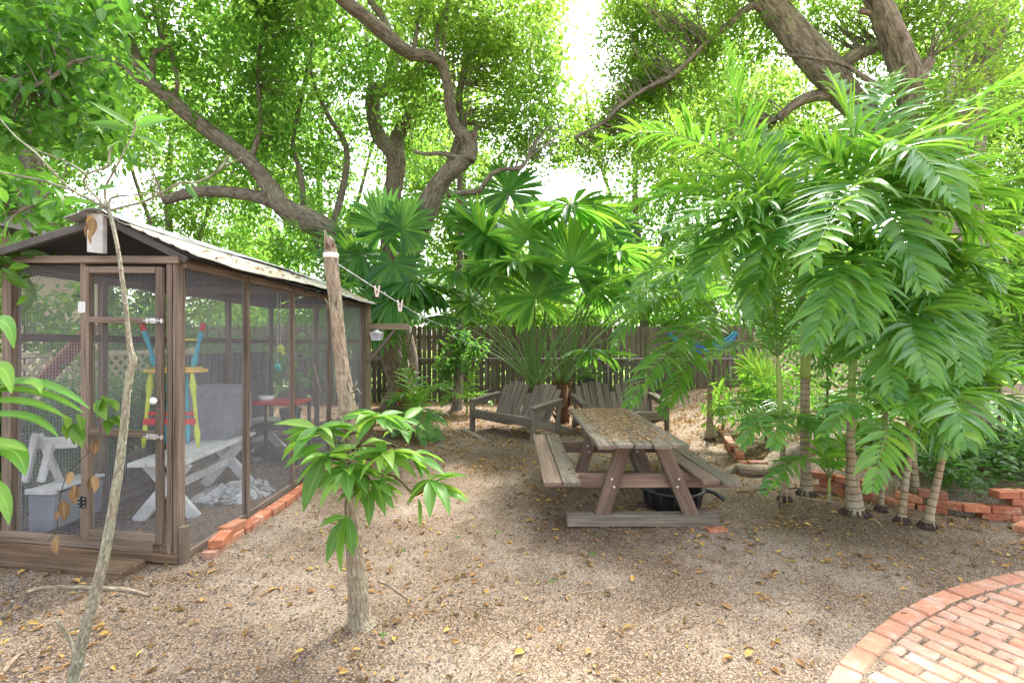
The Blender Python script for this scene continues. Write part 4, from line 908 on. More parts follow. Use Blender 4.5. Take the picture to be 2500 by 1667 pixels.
for i, (px, D, k, wh) in enumerate(spots):
    b = Vector(((px - 1250) / FPX * D, D, 0)); h = random.uniform(9.5, 12)
    ell = [((b.x + random.uniform(-1.6, 1.6), b.y + random.uniform(-.9, .9), z), (2.4, 1.4, 1.4), 95) for z in (1.9, 3.4, 4.9, 6.6, 8.4, 10.2)]
    if px == 1140: ell = [(((c[0] - .3) if c[2] > 6 else c[0], c[1], c[2]), r_, n_) for c, r_, n_ in ell]
    ptz = lambda z: 833 - (z - 1.5) * FPX / D
    tree('background_tree', kinds[k][0] + ' ' + wh, [[(px, ptz(0), D, 26), (px + 15, ptz(3), D, 20), (px - 10, ptz(6), D, 15), (px + 5, ptz(h), D, 6)], [(px + 15, ptz(3), D, 14), (px + 90, ptz(6), D, 9), (px + 140, ptz(8.5), D, 5)], [(px - 5, ptz(4), D, 13), (px - 90, ptz(7), D, 8), (px - 130, ptz(9.5), D, 5)]],
         ell, .14, 46, .38, 30 + i, kinds[k][1], BARK_A, .12, group=GB, n=9)
# low hedge shrubs past the fence
for i, x in enumerate(np.arange(-9, 11, 2.3)):
    D = 15. + (i % 2) * 1.0; fb = FB(); C = cloud(fb, [((x, D, .9), (1.35, .7, 1.2), 46), ((x + .4, D + .4, 2.1), (1.0, .6, .8), 20)], .13, 40, .3, 60 + i)
    T = empty('shrub', (x, D, 0), 'bright leafy shrub standing just past the fence, %s' % ['behind the house corner', 'left of the cage', 'behind the cage', 'behind the lantern arm', 'behind the slender trunk', 'behind the fan palm base', 'behind the second bench', 'behind the blue ornament', 'behind the lattice'][i], 'shrub', 'shrubs beyond the fence')
    fb.build('foliage', LF_YEL if i % 2 else LF_BACK, T, None, False); mb = MB(); branches(mb, C, [[Vector((x, D, 0)), Vector((x, D, .5))]], .4, .012, 5); mb.build('stem', BARK_A, T)
# hedge plants on this side
def shrub(name, x, y, D, r, n, leaf, label, mat, per=26, cat='shrub', group=None, wid=.5, cr=.16, detail=False, seed=1):
    c = at(x, y, D); fb = FB(); C = cloud(fb, [(tuple(c), r, n)], leaf, per, cr, seed, wid=wid, detail=detail); b = Vector((c.x, c.y, g0(c.x, c.y)))
    T = empty(name, tuple(b), label, cat, group); fb.build('foliage', mat, T, None, False)
    mb = MB(); branches(mb, C, [[b, b + Vector((0, 0, .15)), c]], .6, .006, seed); mb.tube([b, b.lerp(c, .5), c], [.02, .014, .008], 6); mb.build('stem', TWIGM, T)
shrub('shrub', 2440, 760, 5.6, (.9, .7, .9), 90, .13, 'dense bright leafy shrub filling the right edge behind the palms', LF_BACK, 22, seed=2)
shrub('shrub', 2250, 840, 6.2, (.9, .5, .8), 70, .11, 'leafy shrub behind the leaning palms in front of the big trunk', LF_DARK, 24, seed=3)
shrub('shrub', 2020, 820, 7.4, (.8, .5, .8), 60, .11, 'bushy green shrub in front of the cream lattice', LF_DARK, 24, seed=4, wid=.3)
for i, y in enumerate((4.1, 5.1, 6.1, 7.1)):
    x_ = -4.35; shrub('shrub', (x_ / y) * FPX + 1250, 833 + .85 * FPX / y, y, (.45, .6, .65), 46, .11, 'dark leafy shrub pressed against the outer left wall of the cage, ' + ['nearest', 'second', 'third', 'farthest'][i], LF_DARK, 26, group='shrubs along the cage wall', seed=70 + i)
shrub('shrub', 60, 760, 5.5, (.8, .5, .7), 40, .11, 'leafy shrub outside the left wall of the cage', LF_BACK, 24, seed=5)
shrub('shrub', 330, 860, 8.4, (1.3, .6, .9), 80, .12, 'dark green shrub seen through the wire mesh behind the cage', LF_DARK, 24, seed=6)
shrub('shrub', 640, 890, 8.8, (1.3, .5, .8), 70, .12, 'dark undergrowth behind the far end of the cage', LF_DARK, 24, seed=7)
shrub('shrub', 1870, 960, 6.6, (.7, .5, .32), 34, .16, 'low strappy green plant at the back of the brick edged bed', LF_PALM, 16, seed=8, wid=.16)
shrub('shrub', 1765, 990, 7.6, (.35, .3, .25), 14, .15, 'low bright leaved plant at the foot of the slim palm by the fence', LF_MANGO, 14, seed=9, wid=.35)
# ---------------------------------------------------------------- palms
def bez(p0, p1, p2, n):
    t = np.linspace(0, 1, n)[:, None]; return (1 - t) ** 2 * p0 + 2 * t * (1 - t) * p1 + t * t * p2
def frond(parent, pts, ll=.42, lw=.046, nl=30, droop=.55, mat=None, rw=.009, seed=0, vee=.35, plum=.24, start=.14, fold=.15):
    g = np.random.default_rng(seed); P = [np.array(p) for p in pts]
    B = bez(P[0], P[1], P[2], 24); mb = MB(); mb.tube([Vector(b) for b in B], [rw * (1 - .8 * i / 23) for i in range(24)], 5, cap=False); 
    T = np.gradient(B, axis=0); T = nrm(T); up = np.array([0, 0, 1.])
    fr = mb.build('frond', PETI, parent, None, True)
    t = np.linspace(start, .995, nl); idx = t * 23; i0 = np.clip(idx.astype(int), 0, 22); f = (idx - i0)[:, None]
    base = B[i0] * (1 - f) + B[i0 + 1] * f; tan = nrm(T[i0] * (1 - f) + T[i0 + 1] * f)
    side = nrm(np.cross(tan, up) + 1e-6); nn = nrm(np.cross(side, tan))
    fb = FB()
    for s in (-1, 1):
        prof = np.sin(np.pi * np.clip(.16 + t * .80, 0, 1)) ** .75
        L = ll * prof * g.uniform(.78, 1.22, nl); fw = (.35 + .9 * t)[:, None] + g.normal(size=(nl, 1)) * plum * .5
        D = side * s + tan * fw + nn * (vee + g.normal(size=(nl, 1)) * plum)
        N = nn - side * s * .3 + g.normal(size=(nl, 3)) * plum
        fb.strips(base, D, N, L, lw * g.uniform(.8, 1.15, nl), g.random(nl), droop * g.uniform(.3, 1.8, nl), (.35, .9, 1, .85, .5, .04), fold)
    fb.build('leaflets', mat or LF_PALM, fr)
    return fr
def crown(T, c, D, fr, **k):
    p0 = at(c[0], c[1], D)
    for i, (x1, y1, D1, x2, y2, D2) in enumerate(fr): frond(T, [p0, at(x1, y1, D1), at(x2, y2, D2)], seed=hash((c[0], i)) % 9999, **k)
def palm(label, pts, shaft, c, D, fr, w=1., group='young ringed palms by the brick edging', roots=True, **k):
    b = at(pts[0][0], pts[0][1], D); T = empty('palm_tree', (b.x, b.y, g0(b.x, b.y)), label, 'palm tree', group)
    P = [at(x, y, D) for x, y, w_ in pts]; P[0].z = g0(P[0].x, P[0].y) ; r = [w_ / FPX * D / 2 for x, y, w_ in pts]
    mb = MB(); mb.tube(P, r, 16, .02, True, sub=5); mb.build('trunk', RINGS, T, None, True)
    S = [P[-1] - Vector((0, 0, .01))] + [at(x, y, D) for x, y, w_ in shaft]; rs = [r[-1] * 1.12] + [w_ / FPX * D / 2 for x, y, w_ in shaft]
    mb = MB(); mb.tube(S + [at(c[0], c[1], D)], rs + [rs[-1] * .5], 12, .03, True, sub=3); mb.build('crownshaft', SHAFT, T, None, True)
    if roots:
        mb = MB()
        for a in range(13):
            q = a * .49 + random.uniform(-.2, .2); rr = r[0]; dd = Vector((math.cos(q), math.sin(q), 0)); Q = P[0]
            mb.tube([Q + dd * rr * .75 + Vector((0, 0, .05)), Q + dd * rr * 1.15 + Vector((0, 0, .02)), Q + dd * rr * 1.6 + Vector((0, 0, -.02))], [.010, .009, .006], 6)
        mb.build('roots', plain('dark_roots', (.05, .03, .025), .8) if 'dark_roots' not in bpy.data.materials else bpy.data.materials['dark_roots'], T, None, True)
    crown(T, c, D, fr, **k); return T
palm('ringed palm with flared base and the most fully drooping crown, centre right', [(2089, 1256, 48), (2085, 1215, 36), (2077, 1120, 20), (2078, 1000, 17)], [(2079, 940, 17), (2083, 880, 16), (2092, 780, 12)], (2080, 640), 4.18,
     [(2060, 560, 3.9, 1985, 850, 3.5), (2010, 520, 4.1, 1830, 700, 4.0), (2140, 540, 4.0, 2260, 700, 3.6), (2110, 480, 4.5, 2230, 470, 4.9), (2020, 470, 4.6, 1900, 520, 5.0), (2080, 600, 3.8, 2090, 820, 3.5), (2190, 560, 4.2, 2330, 640, 4.2)], nl=32, ll=.46)
palm('tallest ringed palm, its long upper fronds sweeping left across the sky', [(1969, 1208, 36), (1968, 1160, 24), (1965, 1050, 21), (1966, 920, 20)], [(1967, 870, 22), (1968, 800, 19), (1955, 680, 14)], (1940, 540), 4.72,
     [(1700, 240, 4.7, 1462, 352, 4.9), (1790, 380, 4.8, 1767, 110, 4.8), (1850, 440, 4.5, 1700, 640, 4.3), (1990, 380, 4.7, 2080, 560, 4.4), (1900, 400, 4.9, 1860, 320, 5.2), (1780, 440, 4.4, 1640, 560, 4.0), (2000, 420, 5, 2060, 300, 5.2), (1860, 500, 4.2, 1840, 760, 4.0), (1760, 360, 5.2, 1600, 470, 5.8), (1720, 480, 4.6, 1560, 700, 4.3), (1780, 520, 4.2, 1690, 720, 3.9), (1700, 400, 5.0, 1520, 520, 5.0)], nl=34, ll=.48)
palm('ringed palm with a slim trunk whose high fronds reach the right border', [(2150, 1262, 19), (2152, 1220, 12), (2156, 1120, 12), (2165, 940, 12)], [(2160, 860, 13), (2140, 700, 12)], (2112, 455), 4.25,
     [(2200, 330, 4.2, 2520, 165, 4.3), (2260, 380, 4.1, 2530, 260, 4.0), (2200, 240, 3.9, 2335, 500, 3.3), (2090, 330, 4.2, 2030, 190, 4.4), (2140, 300, 4.4, 2165, 190, 4.7), (2080, 400, 3.8, 1975, 650, 3.3), (2040, 390, 4.3, 1930, 330, 4.5), (2300, 470, 4.0, 2520, 480, 3.9), (2250, 440, 4.5, 2420, 380, 5), (2260, 420, 4.1, 2440, 620, 3.8), (2220, 380, 4.3, 2400, 440, 4.2), (2180, 480, 3.9, 2250, 700, 3.5), (2330, 520, 4.4, 2500, 620, 4.2)], nl=32, ll=.47)
palm('small ringed palm leaning right, second from the right, crown at knee height', [(2202, 1285, 26), (2204, 1240, 16), (2212, 1170, 13), (2222, 1110, 12)], [(2226, 1080, 14), (2222, 1020, 10)], (2215, 972), 4.0,
     [(2140, 900, 3.8, 2010, 1060, 3.5), (2180, 960, 3.5, 2130, 1190, 3.2), (2260, 950, 3.7, 2310, 1100, 3.5), (2210, 880, 4.2, 2150, 900, 4.6), (2280, 880, 4.3, 2370, 960, 4.5)], nl=26, ll=.34, lw=.038)
palm('ringed palm with a pale leaning stem, rightmost of the row', [(2265, 1296, 31), (2270, 1250, 20), (2285, 1190, 16), (2300, 1120, 14)], [(2308, 1090, 18), (2322, 1040, 12)], (2336, 985), 3.88,
     [(2380, 850, 3.7, 2520, 930, 3.5), (2420, 930, 3.6, 2530, 1060, 3.4), (2270, 880, 3.7, 2200, 1010, 3.4), (2350, 830, 4.1, 2440, 800, 4.4), (2310, 900, 3.4, 2360, 1080, 3.1)], nl=28, ll=.36, lw=.042)
palm('ringed palm hidden behind the row, with fronds bending forward at eye level', [(2235, 1200, 20), (2225, 1080, 15), (2205, 930, 13)], [(2195, 850, 14), (2190, 790, 10)], (2190, 745), 4.5,
     [(2220, 630, 4.2, 2370, 830, 3.7), (2290, 690, 4.2, 2410, 950, 3.8), (2160, 700, 4.0, 2183, 980, 3.5), (2110, 660, 4.3, 2060, 870, 4.0), (2250, 600, 4.6, 2470, 620, 4.8), (2330, 640, 4.3, 2500, 760, 4.2), (2200, 700, 3.9, 2270, 930, 3.4), (2150, 600, 4.8, 2080, 700, 5.1), (2300, 560, 4.3, 2440, 700, 4.0), (2280, 640, 4., 2360, 920, 3.5)], nl=30, ll=.44, lw=.048, roots=False)
palm('slim cane palm left of the row, with thin upright fronds', [(1916, 1224, 24), (1915, 1180, 14), (1910, 1080, 12), (1906, 1010, 12)], [(1904, 960, 15), (1900, 900, 10)], (1898, 870), 4.55,
     [(1840, 700, 4.6, 1740, 640, 4.7), (1890, 700, 4.6, 1870, 580, 4.8), (1950, 740, 4.5, 2010, 760, 4.3), (1840, 800, 4.3, 1730, 880, 4.0), (1960, 800, 4.7, 2050, 700, 5.), (1870, 780, 5, 1800, 700, 5.3), (1930, 720, 4.8, 1960, 620, 5.1)], nl=30, ll=.30, lw=.020)
palm('slim palm by the fence with fronds drooping over the second bench', [(1733, 1018, 22), (1733, 990, 12), (1733, 900, 9), (1733, 850, 9)], [(1736, 820, 10), (1742, 790, 8)], (1750, 765), 7.3,
     [(1600, 640, 6.8, 1500, 850, 6.2), (1650, 800, 6.2, 1530, 1000, 5.4), (1700, 820, 6.6, 1620, 1010, 5.8), (1820, 720, 7, 1880, 860, 6.6), (1580, 600, 7.4, 1440, 720, 7.4), (1720, 640, 7.8, 1680, 560, 8.2), (1800, 660, 7.6, 1850, 580, 7.8), (1640, 640, 6.4, 1500, 760, 5.8), (1700, 600, 6.6, 1600, 700, 6.)], nl=36, ll=.5, lw=.05, group='slim palms')
palm('knee high palm seedling with two bowed fronds beside the thick ringed palm', [(1906, 1200, 8), (1908, 1100, 7)], [(1910, 1060, 6)], (1911, 1025), 4.4,
     [(1850, 980, 4.2, 1815, 1090, 4.0), (1960, 985, 4.2, 2010, 1090, 4.0), (1900, 1000, 4., 1890, 1090, 3.8), (1935, 1000, 4.5, 1975, 1040, 4.5)], nl=20, ll=.22, lw=.036, group='slim palms', roots=False)
palm('small yellow stemmed palm seedling with one wide frond bowing left', [(2024, 1236, 10), (2024, 1200, 7)], [(2024, 1180, 6)], (2026, 1165), 4.4,
     [(1960, 1060, 4.2, 1870, 1200, 3.9), (2010, 1080, 4.3, 1995, 1040, 4.4), (2060, 1080, 4.4, 2110, 1040, 4.4)], nl=20, ll=.24, lw=.036, group='slim palms', roots=False)
# low palms on the left
def lowpalm(label, x, y, D, fr, **k):
    b = at(x, y, D); T = empty('low_palm', (b.x, b.y, g0(b.x, b.y)), label, 'palm', 'low palms growing from the soil'); crown(T, (x, y), D, fr, **k)
    mb = MB(); mb.tube([Vector((b.x, b.y, g0(b.x, b.y) - .02)), b], [.02, .015], 8); mb.build('stem', PETI, T)
lowpalm('low palm with a raised and a fallen frond below the left trees', 1020, 1020, 8.0, [(1040, 930, 7.9, 1095, 945, 7.6), (1000, 930, 8, 950, 990, 7.8), (1060, 980, 7.6, 1060, 1075, 7.2), (980, 980, 7.7, 965, 1060, 7.4), (1020, 960, 7.4, 1035, 1080, 6.9), (1000, 920, 8.3, 985, 900, 8.6)], nl=22, ll=.36, lw=.045)
lowpalm('dark low palm in the shade beside the slender trunk', 1140, 985, 9.8, [(1110, 940, 9.7, 1080, 990, 9.4), (1170, 940, 9.7, 1200, 985, 9.5), (1145, 930, 9.9, 1160, 900, 10)], nl=16, ll=.26, lw=.035)
lowpalm('small palm with silvery fronds at the back of the brick edged bed', 1900, 1000, 6.6, [(1840, 940, 6.5, 1790, 1000, 6.3), (1850, 900, 6.6, 1800, 900, 6.5), (1950, 940, 6.4, 2000, 1000, 6.2), (1900, 930, 6.2, 1880, 1040, 5.9), (1830, 960, 6.2, 1760, 1030, 6.)], nl=24, ll=.3, lw=.022)
lowpalm('feathery palm with high arching fronds behind the far end of the cage', 800, 900, 8.6, [(790, 560, 8.6, 590, 600, 8.2), (800, 500, 8.6, 640, 540, 8.4), (830, 520, 8.6, 890, 600, 8.2), (810, 480, 9, 860, 520, 9), (780, 640, 8.4, 700, 680, 8), (820, 620, 8.3, 870, 720, 7.9), (790, 560, 9, 740, 470, 9.2)], nl=40, ll=.42, lw=.03)
# ---------------------------------------------------------------- fan palms
def fan(T, base, c, ax, nr, r, seed=0, nseg=42, spread=300, droop=.5, mat=None):
    g = np.random.default_rng(seed); c = np.array(c); b = np.array(base); ax = nrm(np.array(ax, float)); nr = np.array(nr, float); nr = nrm(nr - ax * np.dot(nr, ax)); sd_ = np.cross(ax, nr)
    mid = (b + c) / 2 + np.array([(c[0] - b[0]) * -.12, 0, .10 * np.linalg.norm(c - b)])
    B = bez(b, mid, c, 10); mb = MB(); mb.tube([Vector(q) for q in B], [.019 - .010 * i / 9 for i in range(10)], 5, cap=False); pt = mb.build('petiole', PETI, T, None, True)
    a = np.radians(np.linspace(-spread / 2, spread / 2, nseg)); D = np.cos(a)[:, None] * ax + np.sin(a)[:, None] * sd_ - nr * .12 + g.normal(size=(nseg, 3)) * .012
    L = r * (.78 + .22 * np.cos(a * .8)) * g.uniform(.93, 1.05, nseg); r *= 1.25; L = L * 1.25; w_ = 2 * r * .56 * math.tan(math.radians(spread / nseg) / 2) * 1.5
    fb = FB(); fb.strips(np.tile(c, (nseg, 1)), D, np.tile(nr, (nseg, 1)), L, np.full(nseg, w_), g.random(nseg), droop * g.uniform(.2, 1.3, nseg) ** 2, (.03, .26, .5, .74, .95, 1, .6, .05), .28); fb.build('fan_blade', mat or LF_FAN, pt)
def fanpalm(label, bx, by, D, fans, mat=None, group='fan palms', stalks=0):
    b = at(bx, by, D); T = empty('fan_palm', (b.x, b.y, g0(b.x, b.y)), label, 'fan palm', group)
    mb = MB(); gz_ = g0(b.x, b.y); mb.tube([Vector((b.x, b.y, gz_ - .05)), Vector((b.x, b.y, gz_ + .2)), Vector((b.x, b.y, b.z))], [.14, .12, .10], 12, .2)
    for k in range(40):
        a = random.uniform(0, 6.28); z = random.uniform(gz_ + .02, b.z); q = Vector((b.x + .10 * math.cos(a), b.y + .10 * math.sin(a), z)); mb.tube([q, q + Vector((.10 * math.cos(a), .10 * math.sin(a), .14))], [.022, .006], 5)
    mb.build('trunk', FIBRE, T, None, True)
    mb = MB()
    for k in range(stalks):
        f = (k + random.random()) / stalks; tx = bx - 260 + 500 * f; q = at(tx, random.uniform(640, 740) + 90 * abs(2 * f - 1) ** 2, D + random.uniform(-.6, .4)); c_ = Vector((b.x + random.uniform(-.07, .07), b.y - .05, b.z - .05))
        m_ = c_.lerp(q, .5) + Vector(((c_.x - q.x) * .10, 0, .08)); mb.tube([c_, m_, q], [.022, .015, .008], 5, sub=4)
    if stalks: mb.build('stalks', PETI, T, None, True)
    for i, (x, y, D1, ax, nr, rp) in enumerate(fans):
        c = at(x, y, D1); fan(T, b + Vector((random.uniform(-.05, .05), random.uniform(-.05, .05), random.uniform(-.1, .1))), c, ax, nr, rp / FPX * D1, seed=int(x), mat=mat or (LF_FANLIT if y in (725, 650, 585, 720) else None))
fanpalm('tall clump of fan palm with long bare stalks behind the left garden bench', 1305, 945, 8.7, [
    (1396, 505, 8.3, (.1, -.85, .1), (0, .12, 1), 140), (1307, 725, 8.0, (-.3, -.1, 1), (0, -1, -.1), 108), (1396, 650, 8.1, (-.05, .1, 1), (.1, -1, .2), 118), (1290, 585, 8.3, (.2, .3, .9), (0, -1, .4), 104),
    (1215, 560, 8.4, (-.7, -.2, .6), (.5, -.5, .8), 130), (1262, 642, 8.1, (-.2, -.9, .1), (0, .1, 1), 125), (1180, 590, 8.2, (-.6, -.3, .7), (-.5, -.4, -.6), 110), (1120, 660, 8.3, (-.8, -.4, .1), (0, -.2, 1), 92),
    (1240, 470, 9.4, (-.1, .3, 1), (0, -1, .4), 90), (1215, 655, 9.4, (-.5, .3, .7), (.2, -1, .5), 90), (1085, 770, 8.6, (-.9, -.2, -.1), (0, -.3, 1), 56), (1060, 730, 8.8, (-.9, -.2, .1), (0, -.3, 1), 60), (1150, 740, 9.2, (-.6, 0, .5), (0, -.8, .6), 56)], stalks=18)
fanpalm('second fan palm with a shaggy brown trunk right of the left bench', 1372, 935, 9.0, [
    (1510, 615, 8.6, (.8, -.5, .1), (0, .1, 1), 112), (1450, 700, 8.6, (.6, -.5, .0), (.2, .3, 1), 105), (1442, 852, 8.4, (.85, -.5, .05), (0, .1, 1), 92), (1470, 560, 9.3, (.2, .2, 1), (-.2, -1, .2), 92), (1575, 700, 9.0, (.8, -.1, .3), (0, -.5, 1), 84), (1490, 655, 9.6, (.4, .2, .9), (0, -1, .4), 88)], stalks=10)
fanpalm('dark fan palm cluster hanging above the lantern arm', 990, 900, 9.4, [
    (905, 742, 8.4, (-.3, -.4, -.7), (.2, -.9, .5), 112), (1005, 680, 8.6, (.6, -.4, -.2), (0, -.3, 1), 96), (960, 640, 8.6, (.1, -.4, -.6), (.1, -1, .5), 90), (880, 620, 8.6, (-.5, -.3, .3), (.2, -.6, .7), 95), (935, 560, 9.0, (.0, -.1, 1), (0, -1, .2), 92), (1040, 700, 8.9, (.8, -.1, .1), (0, -.5, 1), 90), (980, 560, 8.8, (.5, -.1, .9), (0, -1, .5), 80), (960, 730, 8.3, (.2, -.6, -.5), (0, -.9, .6), 84), (860, 690, 8.5, (-.8, -.2, -.2), (0, -.7, .7), 84)])
fanpalm('small yellow green fan palm in front of the cream lattice', 1900, 1000, 8.4, [(1868, 945, 8.3, (-.3, -.1, .6), (0, -1, .3), 62), (1840, 905, 8.6, (.2, 0, .8), (0, -1, .2), 48)], mat=LF_MANGO)
# ---------------------------------------------------------------- cut mango trunk in front
def bigleaves(fb, specs, wid=.29, droop=.6, prof=(.08, .55, .9, 1, .92, .7, .38, .03), seed=3, nv=(0, 0, 1.)):
    g = np.random.default_rng(seed); P = np.array([s_[0] for s_ in specs]); D = np.array([s_[1] for s_ in specs]); L = np.array([s_[2] for s_ in specs]); N = np.array(nv) + g.normal(size=P.shape) * .45
    W = np.array([s_[3] if len(s_) > 3 else s_[2] * wid for s_ in specs])
    fb.strips(P, D, N, L, W, g.random(len(P)), droop * g.uniform(.5, 1.5, len(P)), prof, .22)
def mango():
    D = 2.57; T = empty('cut_mango_tree', (-.8, D, 0), 'cut off mango trunk with a tuft of fresh leaves in the foreground', 'tree')
    pts = [(884, 1534, 84), (881, 1520, 62), (878, 1495, 51), (870, 1400, 44), (862, 1300, 36), (856, 1210, 32), (853, 1130, 31), (852, 1060, 38), (847, 990, 42), (840, 940, 40), (833, 880, 33), (826, 820, 32), (818, 730, 31), (810, 660, 33), (808, 630, 33), (804, 590, 24), (797, 578, 8)]
    mb = MB(); P = [at(x, y, D) for x, y, w_ in pts]; P[0].z = -.02; mb.tube(P, [w_ / FPX * D / 2 for x, y, w_ in pts], 18, .07, True, sub=5)
    for (x0, y0, x1, y1, x2, y2, w_) in ((822, 1055, 812, 1035, 810, 1018, 5), (850, 1055, 838, 1035, 825, 1015, 5), (800, 755, 800, 740, 793, 728, 5), (820, 745, 822, 730, 824, 714, 4), (860, 950, 868, 940, 872, 930, 3), (858, 960, 872, 948, 880, 958, 3), (850, 945, 846, 930, 852, 926, 3), (862, 975, 876, 962, 884, 957, 3), (800, 605, 796, 590, 793, 560, 9), (812, 600, 815, 592, 812, 585, 6), (845, 1060, 838, 1040, 830, 1020, 4), (855, 1075, 850, 1045, 825, 1010, 5)):
        mb.tube([at(x0, y0, D - .03), at(x1, y1, D - .06), at(x2, y2, D - .08)], [w_ / FPX * D * .6, w_ / FPX * D * .5, w_ / FPX * D * .25], 6)
    mb.build('trunk', BARK_P, T, None, True)
    mb = MB(); mb.tube([at(808, 630, D), at(808, 618, D)], [.040, .039], 18); mb.build('tape_band', WHITEP, T, None, True)
    # twigs with leaf whorls: (path, whorl point)
    tw = [[(850, 1085, 2.52), (800, 1075, 2.45), (775, 1050, 2.4)], [(850, 1120, 2.5), (820, 1120, 2.4), (800, 1110, 2.36)], [(860, 1100, 2.5), (900, 1060, 2.42), (922, 1018, 2.38)], [(862, 1110, 2.5), (900, 1120, 2.38), (940, 1110, 2.3)],
          [(862, 1150, 2.5), (960, 1160, 2.42), (1015, 1208, 2.36), (1052, 1172, 2.32)], [(860, 1090, 2.5), (960, 1085, 2.45), (1008, 1112, 2.42)], [(850, 1180, 2.5), (846, 1220, 2.45), (842, 1262, 2.4)], [(855, 1130, 2.5), (850, 1130, 2.38), (848, 1145, 2.32)],
          [(862, 1150, 2.5), (895, 1160, 2.4), (905, 1180, 2.34)], [(845, 1060, 2.5), (905, 1050, 2.55), (965, 1048, 2.6), (985, 1030, 2.6)], [(850, 1160, 2.55), (870, 1100, 2.6), (880, 1090, 2.62)]]
    mb = MB()
    for t_ in tw: mb.tube([at(*q) for q in t_], [.006] * (len(t_) - 1) + [.003], 6, sub=3)
    for pth in ([(855, 1060, 2.5), (900, 1040, 2.5), (960, 1035, 2.5), (985, 1048, 2.5), (998, 1048, 2.48), (1030, 1030, 2.45), (1040, 1000, 2.45)], [(938, 1035, 2.5), (940, 1005, 2.5)], [(855, 1050, 2.5), (880, 1030, 2.48), (885, 1010, 2.48)]): mb.tube([at(*q) for q in pth], [.005, .0045] + [.004] * (len(pth) - 3) + [.002] if len(pth) > 2 else [.004, .002], 6, sub=3)
    mb.build('twigs', TWIGM, T, None, True)
    fb = FB(); S = []; g = random.Random(5)
    for i, t_ in enumerate(tw):
        c = at(*t_[-1]); n = [14, 13, 14, 14, 9, 10, 6, 18, 15, 4, 13][i]
        for k in range(n):
            a = k * 2.4 + g.random(); e = g.uniform(-.5, .35)
            if i == 6: e = -1.4
            d = Vector((math.cos(a), math.sin(a) * .8 - .15, e)); S.append((tuple(c + Vector((0, 0, g.uniform(-.02, .02)))), tuple(d), g.uniform(.12, .225)))
    for (x, y, x2, y2) in ((790, 1085, 690, 1140), (788, 1060, 685, 1100), (800, 1100, 735, 1250), (920, 1020, 1000, 1060), (1050, 1175, 1150, 1215), (1050, 1170, 1000, 1110), (1052, 1172, 1095, 1155), (1020, 1215, 1024, 1290), (845, 1262, 832, 1400), (850, 1258, 862, 1360), (850, 1150, 900, 1240), (905, 1180, 945, 1255), (930, 1020, 890, 1010), (900, 1190, 900, 1285), (1055, 1180, 1140, 1160), (920, 1018, 870, 1080), (845, 1262, 775, 1275)):
        a = at(x, y, 2.36); b = at(x2, y2, 2.28); S.append((tuple(a), tuple((b - a).normalized() + Vector((0, 0, .18))), (b - a).length))
    bigleaves(fb, S, seed=8, droop=.45); fb.build('leaves', LF_MANGO, T)
mango()
# thin bent sapling in front of the cage
def sapling():
    D = 1.92; T = empty('thin_sapling', tuple(at(170, 1755, D)), 'thin crooked sapling with bare pale branches standing before the cage door', 'tree')
    pts = [(166, 1757, 30), (178, 1667, 26), (200, 1570, 26), (222, 1488, 24), (245, 1400, 23), (262, 1320, 21), (287, 1169, 19), (297, 1090, 18), (304, 1030, 17), (310, 960, 16), (318, 905, 16), (326, 880, 17), (318, 850, 13), (312, 800, 11), (306, 740, 10), (298, 680, 10), (290, 620, 9), (278, 560, 9), (268, 522, 9), (264, 512, 9)]
    mb = MB(); P = [at(x, y, D) for x, y, w_ in pts]; P[0].z = -.02; mb.tube(P, [w_ / FPX * D / 2 for x, y, w_ in pts], 12, .05, True, sub=3)
    br = [[(182, 1600), (175, 1570), (160, 1545), (140, 1515)], [(326, 884), (335, 874)], [(312, 958), (322, 952)], [(264, 515), (225, 490), (178, 465), (130, 420), (90, 375), (40, 335), (0, 290)], [(178, 465), (110, 442), (60, 432), (0, 420)], [(255, 505), (235, 480), (205, 445), (210, 425), (165, 396), (100, 370), (60, 350)], [(210, 425), (240, 415), (266, 405)],
          [(260, 510), (257, 480), (258, 455), (285, 405), (305, 365), (321, 335)], [(266, 515), (300, 505), (357, 490), (414, 460), (443, 445), (482, 445), (532, 418), (560, 400), (590, 385)], [(266, 512), (270, 485), (300, 478), (340, 475), (400, 468)], [(321, 335), (330, 310), (328, 292)], [(532, 418), (548, 395), (556, 380)], [(266, 405), (268, 370), (276, 355)]]
    for b in br: mb.tube([at(x, y, D + .02 * math.sin(i * 1.3)) for i, (x, y) in enumerate(b)], [(7 - 4.4 * i / (len(b) - 1)) / FPX * D / 2 if len(b) > 4 else (9 if b[0][1] > 1500 else 5) / FPX * D / 2 for i in range(len(b))], 7, .05, sub=3)
    mb.build('trunk', BARK_S, T, None, True)
    fb = FB(); S = []
    for (x, y, x2, y2, w_) in ((326, 312, 218, 240, 22), (318, 318, 212, 292, 24), (330, 308, 420, 280, 28), (332, 330, 404, 358, 16), (328, 296, 358, 265, 14), (266, 360, 300, 338, 12), (285, 455, 232, 462, 18), (450, 448, 490, 490, 14), (276, 352, 262, 366, 9)):
        a = at(x, y, D); b = at(x2, y2, D - .05); S.append((tuple(a), tuple((b - a).normalized()), (b - a).length, w_ / FPX * D))
    bigleaves(fb, S, droop=.12, seed=4, nv=(0, -1.1, .7)); fb.build('leaves', LF_BROAD, T)
sapling()
